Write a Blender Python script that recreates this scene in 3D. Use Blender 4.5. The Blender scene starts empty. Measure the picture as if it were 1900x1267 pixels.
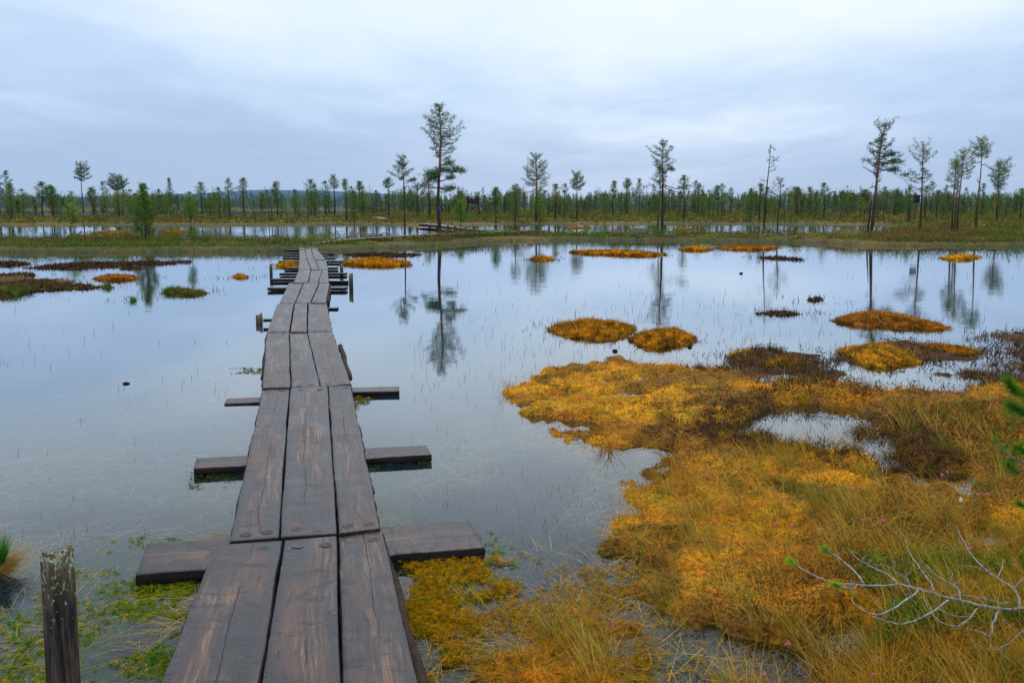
import bpy, math, random
import numpy as np
rnd = random.Random(7)
R = np.random.default_rng(11)
S = bpy.context.scene
COL = S.collection
# ------------------------------------------------------------------ camera
F = 1847.0; CU, CV = 950.0, 633.5; CH = 1.75; HOR = 383.0
PITCH = math.atan((CV - HOR) / F)
SP, CP = math.sin(PITCH), math.cos(PITCH)
cam = bpy.data.cameras.new('camera'); camo = bpy.data.objects.new('camera', cam); COL.objects.link(camo)
cam.lens = 35.0; cam.sensor_width = 36.0; cam.clip_start = 0.05; cam.clip_end = 20000
camo.location = (0, 0, CH); camo.rotation_euler = (math.pi/2 - PITCH, 0, 0)
S.camera = camo

def G(u, v, z=0.0):
    """the point at height z seen at photo position (u, v)"""
    u = np.asarray(u, float); v = np.asarray(v, float)
    dx = u - CU; up = CV - v
    dy = F*CP + up*SP; dz = -F*SP + up*CP
    t = (z - CH)/dz
    return np.stack([dx*t, dy*t, np.zeros_like(dx*t) + z], -1)
def at(u, D, z=0.0):
    """the point D metres ahead, at sideways photo position u"""
    dc = D*CP + (CH - z)*SP
    return np.array([(u - CU)/F*dc, D, z])
def zof(v, D):
    """height seen at row v at distance D"""
    up = CV - v
    return CH + D*(-F*SP + up*CP)/(F*CP + up*SP)
# ------------------------------------------------------------------ noise
def _h(ix, iy, s):
    n = (ix*374761393 + iy*668265263 + s*974634777) & 0xffffffff
    n = ((n ^ (n >> 13))*1274126177) & 0xffffffff
    n = n ^ (n >> 16)
    return (n & 0xffffff)/16777215.0
def vn(x, y, s=0):
    x = np.asarray(x, float); y = np.asarray(y, float)
    ix = np.floor(x).astype(np.int64); iy = np.floor(y).astype(np.int64)
    fx = x - ix; fy = y - iy; fx = fx*fx*(3-2*fx); fy = fy*fy*(3-2*fy)
    a = _h(ix, iy, s); b = _h(ix+1, iy, s); c = _h(ix, iy+1, s); d = _h(ix+1, iy+1, s)
    return (a*(1-fx)+b*fx)*(1-fy) + (c*(1-fx)+d*fx)*fy
def fbm(x, y, s=0, o=4):
    t = 0; a = .5; n = 0
    for k in range(o):
        t = t + a*vn(x*2**k+17.3*k, y*2**k-9.1*k, s+k); n += a; a *= .5
    return t/n
def sst(e0, e1, x):
    t = np.clip((x-e0)/(e1-e0), 0, 1); return t*t*(3-2*t)
# ------------------------------------------------------------------ mesh helpers
def mesh_np(name, V, faces_list, mats, parent=None, col=None, uv=None, midx=None, smooth=False):
    """V (n,3); faces_list: list of int arrays (m,k)"""
    me = bpy.data.meshes.new(name)
    V = np.ascontiguousarray(V, dtype=np.float32)
    me.vertices.add(len(V)); me.vertices.foreach_set('co', V.ravel())
    loops = np.concatenate([f.ravel() for f in faces_list]).astype(np.int32)
    tot = np.concatenate([np.full(len(f), f.shape[1], np.int32) for f in faces_list])
    st = np.concatenate([[0], np.cumsum(tot)[:-1]]).astype(np.int32)
    me.loops.add(len(loops)); me.loops.foreach_set('vertex_index', loops)
    me.polygons.add(len(tot)); me.polygons.foreach_set('loop_start', st); me.polygons.foreach_set('loop_total', tot)
    if midx is not None: me.polygons.foreach_set('material_index', midx.astype(np.int32))
    if smooth: me.polygons.foreach_set('use_smooth', np.ones(len(tot), bool))
    me.update(calc_edges=True)
    if col is not None:
        ca = me.color_attributes.new('Col', 'FLOAT_COLOR', 'POINT')
        c = np.ones((len(V), 4), np.float32); c[:, :3] = col
        ca.data.foreach_set('color', c.ravel())
    if uv is not None:
        ul = me.uv_layers.new(name='UVMap')
        ul.data.foreach_set('uv', np.ascontiguousarray(uv[loops], dtype=np.float32).ravel())
    for m in (mats if isinstance(mats, (list, tuple)) else [mats]): me.materials.append(m)
    o = bpy.data.objects.new(name, me); COL.objects.link(o)
    if parent is not None: o.parent = parent
    return o
def tag(o, label=None, cat=None, group=None, kind=None):
    if label: o['label'] = label
    if cat: o['category'] = cat
    if group: o['group'] = group
    if kind: o['kind'] = kind
    return o
def empty(name, loc, label=None, cat=None, group=None):
    o = bpy.data.objects.new(name, None); COL.objects.link(o); o.location = [float(a) for a in loc]
    o.empty_display_size = .1
    return tag(o, label, cat, group)
class MB:
    """collects tubes and boxes into one mesh"""
    def __init__(s): s.V = []; s.T = []; s.Q = []; s.C = []; s.n = 0
    def add(s, V, T=None, Q=None, c=None):
        V = np.asarray(V, float).reshape(-1, 3)
        if T is not None and len(T): s.T.append(np.asarray(T, int) + s.n)
        if Q is not None and len(Q): s.Q.append(np.asarray(Q, int) + s.n)
        s.V.append(V); s.C.append(np.broadcast_to(np.array((1, 1, 1) if c is None else c, float), (len(V), 3))); s.n += len(V)
    def tube(s, P, r, k=6, c=None, rough=0.0):
        P = np.asarray(P, float); n = len(P); r = np.broadcast_to(np.asarray(r, float), (n,))
        T = np.gradient(P, axis=0); T /= np.linalg.norm(T, axis=1)[:, None] + 1e-9
        ref = np.array([0, 0, 1.]) if abs(T[0, 2]) < .9 else np.array([1., 0, 0])
        A = np.cross(T, ref); A /= np.linalg.norm(A, axis=1)[:, None] + 1e-9
        B = np.cross(T, A)
        a = np.arange(k)*2*math.pi/k
        rr = r[:, None]*(1 + rough*(R.random((n, k))-.5))
        V = P[:, None] + rr[:, :, None]*(np.cos(a)[None, :, None]*A[:, None] + np.sin(a)[None, :, None]*B[:, None])
        V = V.reshape(-1, 3)
        Q = []
        for i in range(n-1):
            for j in range(k):
                Q.append((i*k+j, i*k+(j+1) % k, (i+1)*k+(j+1) % k, (i+1)*k+j))
        V = np.vstack([V, P[-1], P[0]])
        Tt = [((n-1)*k+j, (n-1)*k+(j+1) % k, n*k) for j in range(k)] + [((j+1) % k, j, n*k+1) for j in range(k)]
        s.add(V, Tt, Q, c)
    def box(s, c0, c1, M=None, c=None):
        x0, y0, z0 = c0; x1, y1, z1 = c1
        V = np.array([(x, y, z) for z in (z0, z1) for y in (y0, y1) for x in (x0, x1)], float)
        if M is not None: V = V @ np.asarray(M).T
        s.add(V, None, [(0, 2, 3, 1), (4, 5, 7, 6), (0, 1, 5, 4), (2, 6, 7, 3), (0, 4, 6, 2), (1, 3, 7, 5)], c)
    def build(s, name, mat, parent=None, smooth=False, off=None):
        V = np.vstack(s.V)
        if off is not None: V = V - np.asarray(off)
        fl = []
        if s.Q: fl.append(np.vstack(s.Q))
        if s.T: fl.append(np.vstack(s.T))
        return mesh_np(name, V, fl, mat, parent, col=np.vstack(s.C), smooth=smooth)
def blades(P, heading, L, W, lean, bend, col, K=3, tipcol=None, flat=None):
    """curved grass blades. P (n,3), heading angle, L length, W width, lean = angle from vertical, bend = added lean along blade"""
    n = len(P); L = np.broadcast_to(L, (n,)); W = np.broadcast_to(W, (n,)); lean = np.broadcast_to(lean, (n,)); bend = np.broadcast_to(bend, (n,))
    hx, hy = np.cos(heading), np.sin(heading)
    rot = R.random(n)*math.pi
    sx, sy = np.cos(rot), np.sin(rot)
    if flat is not None: sx, sy = -hy, hx
    rows = []; cur = P.copy()
    sg = L/K
    cols = []
    for k in range(K+1):
        w = W*(1-(k/(K))**1.5)*.5
        if k < K:
            rows.append(np.stack([cur[:, 0]-sx*w, cur[:, 1]-sy*w, cur[:, 2]], -1)); rows.append(np.stack([cur[:, 0]+sx*w, cur[:, 1]+sy*w, cur[:, 2]], -1))
        else: rows.append(cur.copy())
        a = lean + bend*(k+.5)/K
        cur = cur + np.stack([hx*np.sin(a)*sg, hy*np.sin(a)*sg, np.cos(a)*sg], -1)
    V = np.stack(rows, 1)               # n, 2K+1, 3
    m = 2*K+1; base = (np.arange(n)*m)[:, None]
    Q = [base + np.array([2*k, 2*k+1, 2*k+3, 2*k+2]) for k in range(K-1)]
    T = base + np.array([2*K-2, 2*K-1, 2*K])
    col = np.broadcast_to(col, (n, 3))
    C = np.repeat(col[:, None], m, 1).copy()
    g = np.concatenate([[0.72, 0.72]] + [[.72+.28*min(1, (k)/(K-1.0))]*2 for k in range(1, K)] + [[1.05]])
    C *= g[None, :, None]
    fl = ([np.vstack(Q)] if Q else []) + [T]
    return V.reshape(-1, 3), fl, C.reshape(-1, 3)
def join(parts):
    V = []; q = []; t = []; C = []; n = 0
    for v, fl, c in parts:
        for f in fl: (q if f.shape[1] == 4 else t).append(f + n)
        V.append(v); C.append(c); n += len(v)
    fl = ([np.vstack(q)] if q else []) + ([np.vstack(t)] if t else [])
    return np.vstack(V), fl, np.vstack(C)
def leaves(P, L, W, col, up=.4, out=None):
    """random oriented single triangles at points P"""
    n = len(P); d = R.normal(size=(n, 3)); d[:, 2] = np.abs(d[:, 2])*up*2 if up > 0 else d[:, 2]
    if out is not None: d = d + out
    d /= np.linalg.norm(d, axis=1)[:, None] + 1e-9
    s = np.cross(d, R.normal(size=(n, 3))); s /= np.linalg.norm(s, axis=1)[:, None] + 1e-9
    L = np.broadcast_to(L, (n,))[:, None]; W = np.broadcast_to(W, (n,))[:, None]
    V = np.stack([P - s*W*.5, P + s*W*.5, P + d*L], 1)
    T = (np.arange(n)*3)[:, None] + np.array([0, 1, 2])
    C = np.repeat(np.broadcast_to(col, (n, 3))[:, None], 3, 1).copy()
    return V.reshape(-1, 3), [T], C.reshape(-1, 3)
# ------------------------------------------------------------------ materials
class NT:
    def __init__(s, tree): s.t = tree; s.N = tree.nodes; s.L = tree.links
    def n(s, ty, **kw):
        nd = s.N.new(ty)
        for k, v in kw.items():
            if k in ('inp',):
                for a, b in v.items(): s.set(nd, a, b)
            else: setattr(nd, k, v)
        return nd
    def set(s, nd, a, b):
        if isinstance(b, bpy.types.NodeSocket): s.L.new(b, nd.inputs[a])
        else: nd.inputs[a].default_value = b
    def math(s, op, a, b=None, c=None, clamp=False):
        nd = s.N.new('ShaderNodeMath'); nd.operation = op; nd.use_clamp = clamp
        for i, x in enumerate((a, b, c)):
            if x is not None: s.set(nd, i, x)
        return nd.outputs[0]
    def mix(s, f, a, b, mode='MIX'):
        nd = s.N.new('ShaderNodeMix'); nd.data_type = 'RGBA'; nd.blend_type = mode
        s.set(nd, 0, f); s.set(nd, 6, a); s.set(nd, 7, b); return nd.outputs[2]
    def noise(s, vec, scale, detail=4, rough=.55, dist=0):
        nd = s.N.new('ShaderNodeTexNoise'); s.set(nd, 'Scale', scale); s.set(nd, 'Detail', detail); s.set(nd, 'Roughness', rough); s.set(nd, 'Distortion', dist)
        if vec is not None: s.L.new(vec, nd.inputs['Vector'])
        return nd.outputs['Fac']
    def ramp(s, f, stops):
        nd = s.N.new('ShaderNodeValToRGB'); e = nd.color_ramp.elements
        while len(e) > 1: e.remove(e[-1])
        for i, (p, c) in enumerate(stops):
            x = e[0] if i == 0 else e.new(p)
            x.position = p; x.color = (*c, 1) if len(c) == 3 else c
        s.L.new(f, nd.inputs[0]); return nd.outputs[0]
    def mapr(s, f, a, b, c=0., d=1.):
        nd = s.N.new('ShaderNodeMapRange'); s.set(nd, 0, f)
        for i, x in enumerate((a, b, c, d)): nd.inputs[i+1].default_value = x
        return nd.outputs[0]
    def xyz(s, vec, scale=(1, 1, 1), loc=(0, 0, 0)):
        nd = s.N.new('ShaderNodeMapping'); s.L.new(vec, nd.inputs[0]); nd.inputs['Scale'].default_value = scale; nd.inputs['Location'].default_value = loc
        return nd.outputs[0]
def mat(name):
    m = bpy.data.materials.new(name); m.use_nodes = True
    t = NT(m.node_tree); t.N.clear()
    out = t.n('ShaderNodeOutputMaterial')
    return m, t, out
def pbsdf(t, out, color, rough=.8, spec=.3, bump=None, bstr=.3, bdist=.01, link=True):
    b = t.n('ShaderNodeBsdfPrincipled'); t.set(b, 'Base Color', color); t.set(b, 'Roughness', rough); t.set(b, 'Specular IOR Level', spec)
    if bump is not None:
        bp = t.n('ShaderNodeBump'); t.set(bp, 'Height', bump); bp.inputs['Strength'].default_value = bstr; bp.inputs['Distance'].default_value = bdist
        t.L.new(bp.outputs[0], b.inputs['Normal'])
    if link: t.L.new(b.outputs[0], out.inputs[0])
    return b
def m_leaf(name, trans=.3, rough=.75, spec=.15, vary=.25):
    m, t, out = mat(name)
    a = t.n('ShaderNodeVertexColor', layer_name='Col')
    oi = t.n('ShaderNodeObjectInfo')
    hs = t.n('ShaderNodeHueSaturation'); t.L.new(a.outputs[0], hs.inputs['Color'])
    t.L.new(t.mapr(oi.outputs['Random'], 0, 1, 1-vary, 1+vary), hs.inputs['Value'])
    t.L.new(t.mapr(oi.outputs['Random'], 0, 1, .5+vary*.07, .5-vary*.07), hs.inputs['Hue'])
    b = pbsdf(t, out, hs.outputs[0], rough, spec, link=False)
    tr = t.n('ShaderNodeBsdfTranslucent'); t.L.new(hs.outputs[0], tr.inputs[0])
    mx = t.n('ShaderNodeMixShader'); mx.inputs[0].default_value = trans
    t.L.new(b.outputs[0], mx.inputs[1]); t.L.new(tr.outputs[0], mx.inputs[2]); t.L.new(mx.outputs[0], out.inputs[0])
    return m
M_leaf = m_leaf('foliage', .3); M_grass = m_leaf('grass_blade', .25, .7, .06, 0); M_moss = m_leaf('sphagnum', .15, .95, .02, 0)
def m_bark(name, c1, c2, sc=18, tall=.25):
    m, t, out = mat(name)
    a = t.n('ShaderNodeVertexColor', layer_name='Col')
    tc = t.n('ShaderNodeTexCoord'); v = t.xyz(tc.outputs['Object'], (1, 1, tall))
    n = t.noise(v, sc, 5, .65)
    c = t.ramp(n, [(.35, c1), (.65, c2)])
    c = t.mix(1.0, c, a.outputs[0], 'MULTIPLY')
    pbsdf(t, out, c, .9, .15, n, .6, .02)
    return m
M_bark = m_bark('pine_bark', (.16, .13, .12), (.42, .36, .32))
M_deadbark = m_bark('grey_bark', (.20, .20, .19), (.52, .52, .50), 60, .5)
# --- plank wood
def m_wood(name, dark=1.0, side=False):
    m, t, out = mat(name)
    uv = t.n('ShaderNodeUVMap', uv_map='UVMap'); oi = t.n('ShaderNodeObjectInfo')
    cx = t.n('ShaderNodeCombineXYZ'); r = t.math('MULTIPLY', oi.outputs['Random'], 37.0)
    t.L.new(r, cx.inputs[0]); t.L.new(t.math('MULTIPLY', oi.outputs['Random'], 91.0), cx.inputs[1])
    ad = t.n('ShaderNodeVectorMath', operation='ADD'); t.L.new(uv.outputs[0], ad.inputs[0]); t.L.new(cx.outputs[0], ad.inputs[1])
    p = ad.outputs[0]
    wob = t.noise(t.xyz(p, (3, .7, 1)), 1.5, 2)
    wv = t.n('ShaderNodeVectorMath', operation='ADD'); t.L.new(p, wv.inputs[0])
    cw = t.n('ShaderNodeCombineXYZ'); t.L.new(t.math('MULTIPLY', wob, .12), cw.inputs[0]); t.L.new(cw.outputs[0], wv.inputs[1])
    pw = wv.outputs[0]
    grain = t.noise(t.xyz(pw, (55, 1.6, 1)), 1, 5, .7)
    fine = t.noise(t.xyz(pw, (210, 5, 1)), 1, 3, .6)
    patch = t.noise(t.xyz(pw, (7, 1.2, 1)), 1, 5, .6, .5)
    wear = t.noise(t.xyz(p, (3.5, .8, 1), (5, 3, 0)), 1, 5, .65)
    adze = t.noise(t.xyz(p, (5, 9, 1)), 1, 4, .6, .8)
    base = t.ramp(patch, [(.38, (.005, .004, .008)), (.47, (.019, .012, .017)), (.54, (.046, .026, .027)), (.64, (.10, .052, .042))])
    light = t.ramp(grain, [(.36, (.012, .008, .009)), (.49, (.055, .031, .025)), (.62, (.26, .13, .07))])
    sx0 = t.n('ShaderNodeSeparateXYZ'); t.L.new(uv.outputs[0], sx0.inputs[0]); wear = t.math('ADD', wear, t.math('SUBTRACT', .045, t.math('MULTIPLY', t.math('ABSOLUTE', sx0.outputs[0]), .9)))
    c = t.mix(t.mapr(wear, .45, .60, 0.0, .9), base, light)
    # dark and streaky grain
    c = t.mix(t.mapr(fine, .5, .70, 0, .7), c, (.012, .01, .011, 1))
    c = t.mix(t.mapr(adze, .55, .63, 0, .85), c, (.010, .009, .011, 1))
    # knots
    vo = t.n('ShaderNodeTexVoronoi'); t.L.new(t.xyz(pw, (3.0, 1.0, 1)), vo.inputs['Vector']); vo.inputs['Scale'].default_value = 1.6
    kn = t.mapr(vo.outputs['Distance'], .03, .085, 1, 0)
    c = t.mix(t.math('MULTIPLY', kn, .8), c, (.012, .008, .008, 1))
    # lengthwise crack
    sx = t.n('ShaderNodeSeparateXYZ'); t.L.new(uv.outputs[0], sx.inputs[0])
    sp = t.n('ShaderNodeSeparateXYZ'); t.L.new(p, sp.inputs[0])
    cy = t.n('ShaderNodeCombineXYZ'); t.L.new(t.math('MULTIPLY', sp.outputs[1], 1.0), cy.inputs[1]); t.L.new(r, cy.inputs[0])
    cn = t.noise(cy.outputs[0], 1.1, 9, .62)
    cpos = t.math('ADD', t.math('MULTIPLY', t.math('SUBTRACT', cn, .5), .10), t.math('MULTIPLY', t.math('SUBTRACT', oi.outputs['Random'], .5), .05))
    cd = t.math('ABSOLUTE', t.math('SUBTRACT', sx.outputs[0], cpos))
    gate = t.mapr(t.noise(cy.outputs[0], .6, 2), .47, .53)
    crack = t.math('MULTIPLY', t.mapr(cd, .0004, .0026, 1, 0), gate)
    c = t.mix(t.math('MULTIPLY', crack, .95), c, (.003, .002, .002, 1))
    # weather check marks: short thin cracks
    chk = t.noise(t.xyz(pw, (120, 2.2, 1), (9, 2, 0)), 1, 2, .5)
    ck = t.mapr(chk, .62, .68)
    c = t.mix(t.math('MULTIPLY', ck, .7), c, (.004, .003, .003, 1))
    if side: c = t.mix(.75, c, (.010, .008, .008, 1))
    h = t.math('ADD', t.math('MULTIPLY', grain, .45), t.math('ADD', t.math('MULTIPLY', fine, .25), t.math('MULTIPLY', adze, -1.9)))
    h = t.math('SUBTRACT', h, t.math('MULTIPLY', crack, 1.2))
    h = t.math('SUBTRACT', h, t.math('MULTIPLY', kn, .8))
    ro = t.mapr(patch, .38, .62, .27, .46)
    pbsdf(t, out, c, ro if not side else .8, .38 if not side else .2, h, .9, .008)
    return m
M_wood = m_wood('weathered_plank'); M_woodside = m_wood('plank_bark_edge', side=True)
m, t, out = mat('painted_recess'); pbsdf(t, out, (.008, .007, .008, 1), .5, .4); M_recess = m  # near-black colour painting the dark of a recess onto flat discs
m, t, out = mat('iron_bolt')
tc = t.n('ShaderNodeTexCoord'); n = t.noise(tc.outputs['Object'], 90, 3)
pbsdf(t, out, t.ramp(n, [(.4, (.02, .018, .022)), (.7, (.07, .05, .045))]), .5, .5, n, .4, .002); M_bolt = m
# --- old post: wet black wood with pale lichen at the top
def m_post(name, lich):
    m, t, out = mat(name)
    tc = t.n('ShaderNodeTexCoord'); v = tc.outputs['Object']
    g = t.noise(t.xyz(v, (1, 1, .07)), 60, 5, .7)
    sx = t.n('ShaderNodeSeparateXYZ'); t.L.new(v, sx.inputs[0])
    top = t.mapr(sx.outputs[2], lich-.32, lich, 0, 1)
    c = t.ramp(g, [(.38, (.008, .007, .006)), (.5, (.035, .026, .022)), (.64, (.12, .085, .06))])
    ct = t.ramp(g, [(.38, (.04, .028, .018)), (.52, (.16, .12, .07)), (.64, (.36, .29, .18))])
    c = t.mix(t.mapr(sx.outputs[2], lich-.2, lich, 0, .8), c, ct)
    l = t.noise(t.xyz(v, (1, 1, .7)), 62, 5, .65)
    thr = t.math('ADD', l, t.math('MULTIPLY', top, .22))
    lm = t.mapr(thr, .70, .74)
    c = t.mix(lm, c, t.ramp(t.noise(v, 70, 2), [(.4, (.24, .32, .14)), (.6, (.48, .50, .38))]))
    pbsdf(t, out, c, .8, .3, t.math('ADD', g, t.math('MULTIPLY', lm, .4)), .9, .012)
    return m
# ------------------------------------------------------------------ terrain regions (metres, traced on the water level)
def reg(px): a = np.array(px, float); return G(a[:, 0], a[:, 1], 0)[:, :2]
def sdf(poly, X, Y):
    """signed distance, positive inside; far points get a big negative"""
    d = np.full(X.shape, -1e3); x0, y0 = poly.min(0) - 14; x1, y1 = poly.max(0) + 14
    m = (X > x0) & (X < x1) & (Y > y0) & (Y < y1)
    if not m.any(): return d
    x = X[m]; y = Y[m]; best = np.full(x.shape, 1e9); ins = np.zeros(x.shape, bool)
    n = len(poly)
    for i in range(n):
        ax, ay = poly[i]; bx, by = poly[(i+1) % n]
        ex, ey = bx-ax, by-ay; L2 = ex*ex+ey*ey + 1e-12
        tt = np.clip(((x-ax)*ex + (y-ay)*ey)/L2, 0, 1)
        best = np.minimum(best, (x-ax-tt*ex)**2 + (y-ay-tt*ey)**2)
        c = ((ay > y) != (by > y)) & (x < (bx-ax)*(y-ay)/((by-ay) + 1e-15) + ax)
        ins ^= c
    d[m] = np.where(ins, 1, -1)*np.sqrt(best); return d
BANK = reg([(-900, 472), (0, 469), (200, 470), (400, 468.5), (520, 467), (600, 469), (690, 463.5), (768, 459.6), (855, 455), (896, 450), (960, 447.5), (1044, 445.5), (1145, 446.8), (1280, 448), (1400, 449.5), (1529, 451), (1597, 457), (1700, 457.5), (1900, 458), (2800, 462),
            (2800, 426), (2000, 417), (1760, 419), (1690, 424), (1670, 436), (1550, 439), (1300, 438.5), (1010, 439), (900, 440), (820, 444), (640, 449.5), (560, 449), (400, 450), (200, 449), (-900, 448)])
SECOND = reg([(-900, 417.5), (0, 419.5), (150, 418), (300, 419), (480, 419.5), (600, 417), (760, 418.5), (790, 420.5), (850, 417.5), (1000, 416.3), (1250, 416), (1420, 417), (1600, 418), (1680, 420), (1750, 424), (2300, 420), (2800, 420), (3200, 397), (2800, 393.5), (700, 393.5), (655, 399), (300, 400), (-900, 401)])
FARLAND = reg([(-1200, 390.8), (640, 390.8), (700, 394.4), (2900, 394.4), (3200, 383.9), (-1500, 383.9)])
MAIN = reg([(948, 742), (962, 715), (1000, 692), (1060, 676), (1120, 667), (1180, 664), (1215, 682), (1330, 690), (1420, 692), (1470, 706), (1560, 716), (1640, 722), (1720, 719), (1800, 708), (1900, 706), (2400, 706), (3000, 800), (3400, 1700), (2100, 2600), (1500, 2400), (1390, 1500), (1300, 1280), (1270, 1200), (1170, 1105), (1105, 1050), (1080, 1020), (1130, 985), (1135, 930), (1128, 885), (1160, 868), (1245, 842), (1180, 833), (1110, 842), (1045, 832), (1000, 806), (965, 770)])
MUD = reg([(1300, 665), (1360, 650), (1440, 632), (1500, 648), (1540, 640), (1600, 632), (1680, 622), (1760, 640), (1800, 615), (1900, 612), (2500, 610), (2500, 720), (1800, 712), (1640, 728), (1500, 716), (1330, 700)])
POOLS = [(reg([(1362, 800), (1385, 772), (1430, 757), (1500, 752), (1580, 755), (1625, 778), (1655, 815), (1700, 868), (1690, 884), (1640, 868), (1580, 850), (1500, 834), (1425, 822), (1375, 815)]), -.05),
         (reg([(1560, 700), (1600, 694), (1700, 697), (1780, 702), (1800, 709), (1740, 720), (1640, 722), (1580, 716)]), -.07),
         (reg([(1125, 740), (1170, 726), (1225, 729), (1215, 740), (1150, 750)]), -.10),
         (reg([(1690, 895), (1760, 888), (1830, 900), (1800, 925), (1720, 918)]), -.09),
         (reg([(1790, 1000), (1850, 985), (1900, 1000), (1860, 1040), (1800, 1030)]), -.08),
         (reg([(1500, 1180), (1620, 1160), (1650, 1200), (1560, 1230)]), -.08), (reg([(1180, 700), (1260, 694), (1280, 703), (1200, 710)]), -.08), (reg([(1400, 1230), (1480, 1215), (1500, 1260), (1420, 1280)]), -.08)]
SHAL = reg([(735, 1045), (880, 1050), (960, 1035), (1060, 1015), (1110, 1010), (1300, 1180), (1400, 1500), (900, 1700), (790, 1270)])
SHALL = reg([(20, 1120), (140, 1040), (250, 1010), (330, 1000), (400, 1010), (300, 1280), (240, 1500), (-300, 1600), (-200, 1150)])
def ell(u, v, ru, rv):
    return reg([(u+ru*math.cos(a)*(1+.12*math.sin(3*a+u)), v+rv*math.sin(a)*(1+.12*math.cos(2*a+v))) for a in np.arange(20)*math.pi/10])
# (name, polygon, height, palette, label, edge)
ISL = [
 ('moss_hummock', ell(1103, 614, 83, 16), .13, 'gold', 'oval yellow-brown moss hummock alone in the pond, left of a smaller domed one'),
 ('moss_hummock', ell(1231, 630, 64, 15), .15, 'gold', 'small domed yellow moss hummock standing in the water right of the oval one'),
 ('moss_hummock', reg([(1541, 592), (1580, 584), (1650, 583), (1700, 592), (1745, 603), (1770, 611), (1720, 612), (1650, 607), (1590, 604), (1550, 600)]), .13, 'rust', 'long rust and gold moss island tapering to the right in the open pond'),
 ('moss_hummock', reg([(1553, 650), (1600, 642), (1660, 645), (1700, 658), (1710, 672), (1660, 685), (1590, 680), (1565, 665)]), .12, 'yellow', 'bright yellow moss cushion on the muddy shore behind the dark pool'),
 ('moss_hummock', reg([(1675, 644), (1740, 642), (1800, 648), (1830, 655), (1800, 662), (1730, 660), (1690, 652)]), .10, 'gold', 'long thin gold moss cushion reaching right from the bright yellow one'),
 ('moss_hummock', ell(1380, 662, 30, 8), .09, 'yellow', 'small bright yellow-green moss cushion on the brown mud near the hummocks'),
 ('moss_hummock', ell(1463, 677, 52, 9), .08, 'gold', 'low olive gold moss cushion on the brown mud right of a small yellow one'),
 ('moss_island', reg([(1038, 468), (1090, 466), (1140, 467), (1190, 468), (1245, 473), (1200, 477), (1150, 475), (1080, 472)]), .13, 'gold', 'long thin olive and orange moss strip far out in the pond below the centre pines'),
 ('moss_island', ell(1293, 463, 33, 3), .10, 'gold', 'short flat moss strip far out in the pond, between two longer ones'),
 ('moss_island', ell(1385, 461.5, 58, 3.2), .10, 'rust', 'flat orange moss strip lying close under the right part of the bank'),
 ('moss_island', ell(1783, 479, 33, 5), .11, 'yellow', 'small bright yellow moss islet below the group of pines on the right'),
 ('moss_island', ell(697, 489, 65, 7), .13, 'gold', 'olive gold moss islet beside the right of the far boardwalk'),
 ('moss_island', ell(1005, 481, 25, 2.5), .07, 'gold', 'tiny moss islet alone in the middle of the pond'),
 ('moss_island', ell(219, 517, 43, 4.5), .09, 'rust', 'flat orange moss islet among the mud banks on the left'),
 ('moss_island', ell(446, 514, 16, 2.5), .05, 'gold', 'tiny yellow moss patch left of the boardwalk in open water'),
 ('moss_island', ell(535, 492, 22, 5), .08, 'gold', 'gold moss patch between the support beams left of the boardwalk'),
 ('moss_island', ell(340, 544, 45, 6), .08, 'green', 'low islet with bright green grass tufts in the left pond'),
 ('moss_island', ell(247, 558, 6, 3), .04, 'green', 'single round green grass tuft in open water on the left'),
 ('moss_island', ell(200, 533, 8, 3), .05, 'green', 'small green grass tuft at the end of the brown mud spit'),
 ('mud_bank', reg([(55, 497), (100, 492), (160, 488), (250, 487), (350, 485.5), (356, 487), (300, 491), (250, 492), (200, 496), (120, 500), (70, 499)]), .16, 'mud', 'long dark lumpy peat ridge across the left pond'),
 ('mud_bank', ell(10, 491, 45, 3.5), .14, 'mud', 'short dark peat strip at the left edge of the pond'),
 ('mud_bank', ell(245, 498, 20, 2), .08, 'mud', 'small low peat strip just below the long peat ridge'),
 ('mud_bank', reg([(-150, 520), (0, 511), (60, 508), (70, 512), (20, 517), (0, 523), (-150, 530)]), .12, 'mud', 'brown peat strip with dry grass at the far left edge'),
 ('mud_bank', reg([(-150, 535), (0, 524), (60, 519), (110, 520), (140, 528), (185, 531), (180, 536), (130, 537), (80, 540), (40, 548), (0, 554), (-150, 560)]), .13, 'tuft', 'broad brown peat bank with green and straw grass tufts at the left edge'),
 ('mud_bank', reg([(640, 473), (700, 470), (740, 471), (790, 472.5), (770, 475), (700, 478), (655, 476)]), .12, 'mud', 'dark lumpy peat strip under the bank beside the boardwalk bend'),
 ('mud_bank', reg([(1395, 478), (1440, 477), (1488, 481), (1485, 484), (1440, 482)]), .10, 'mud', 'short dark peat strip in the pond below the bare dead pine'),
 ('mud_bank', ell(1445, 582, 42, 4), .06, 'mud', 'thin brown peat strip with sedge stubs near the long island'),
 ('mud_bank', ell(1513, 556, 14, 4), .06, 'mud', 'small brown peat lump out in the pond right of the middle'),
 ('moss_island', ell(1575, 440.5, 1, 1), .01, 'gold', ''),
]
ISL = [i for i in ISL if i[4]]
ISL2 = [  # orange flats in the pond behind the bank
 ('moss_island', ell(212, 432, 38, 2.2), .14, 'rust', 'flat orange moss strip in the pond behind the left bank, left of the young pine'),
 ('moss_island', ell(322, 431, 24, 2.6), .18, 'rust', 'orange moss patch in the pond behind the left bank, right of the young pine'),
 ('moss_island', ell(1075, 423.6, 26, 1), .08, 'rust', 'thin orange moss strip in the rear pond at the centre'),
 ('moss_island', ell(1270, 426, 20, 1.6), .12, 'rust', 'orange moss patch in the rear pond beside a leaning branch pine'),
]
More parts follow.
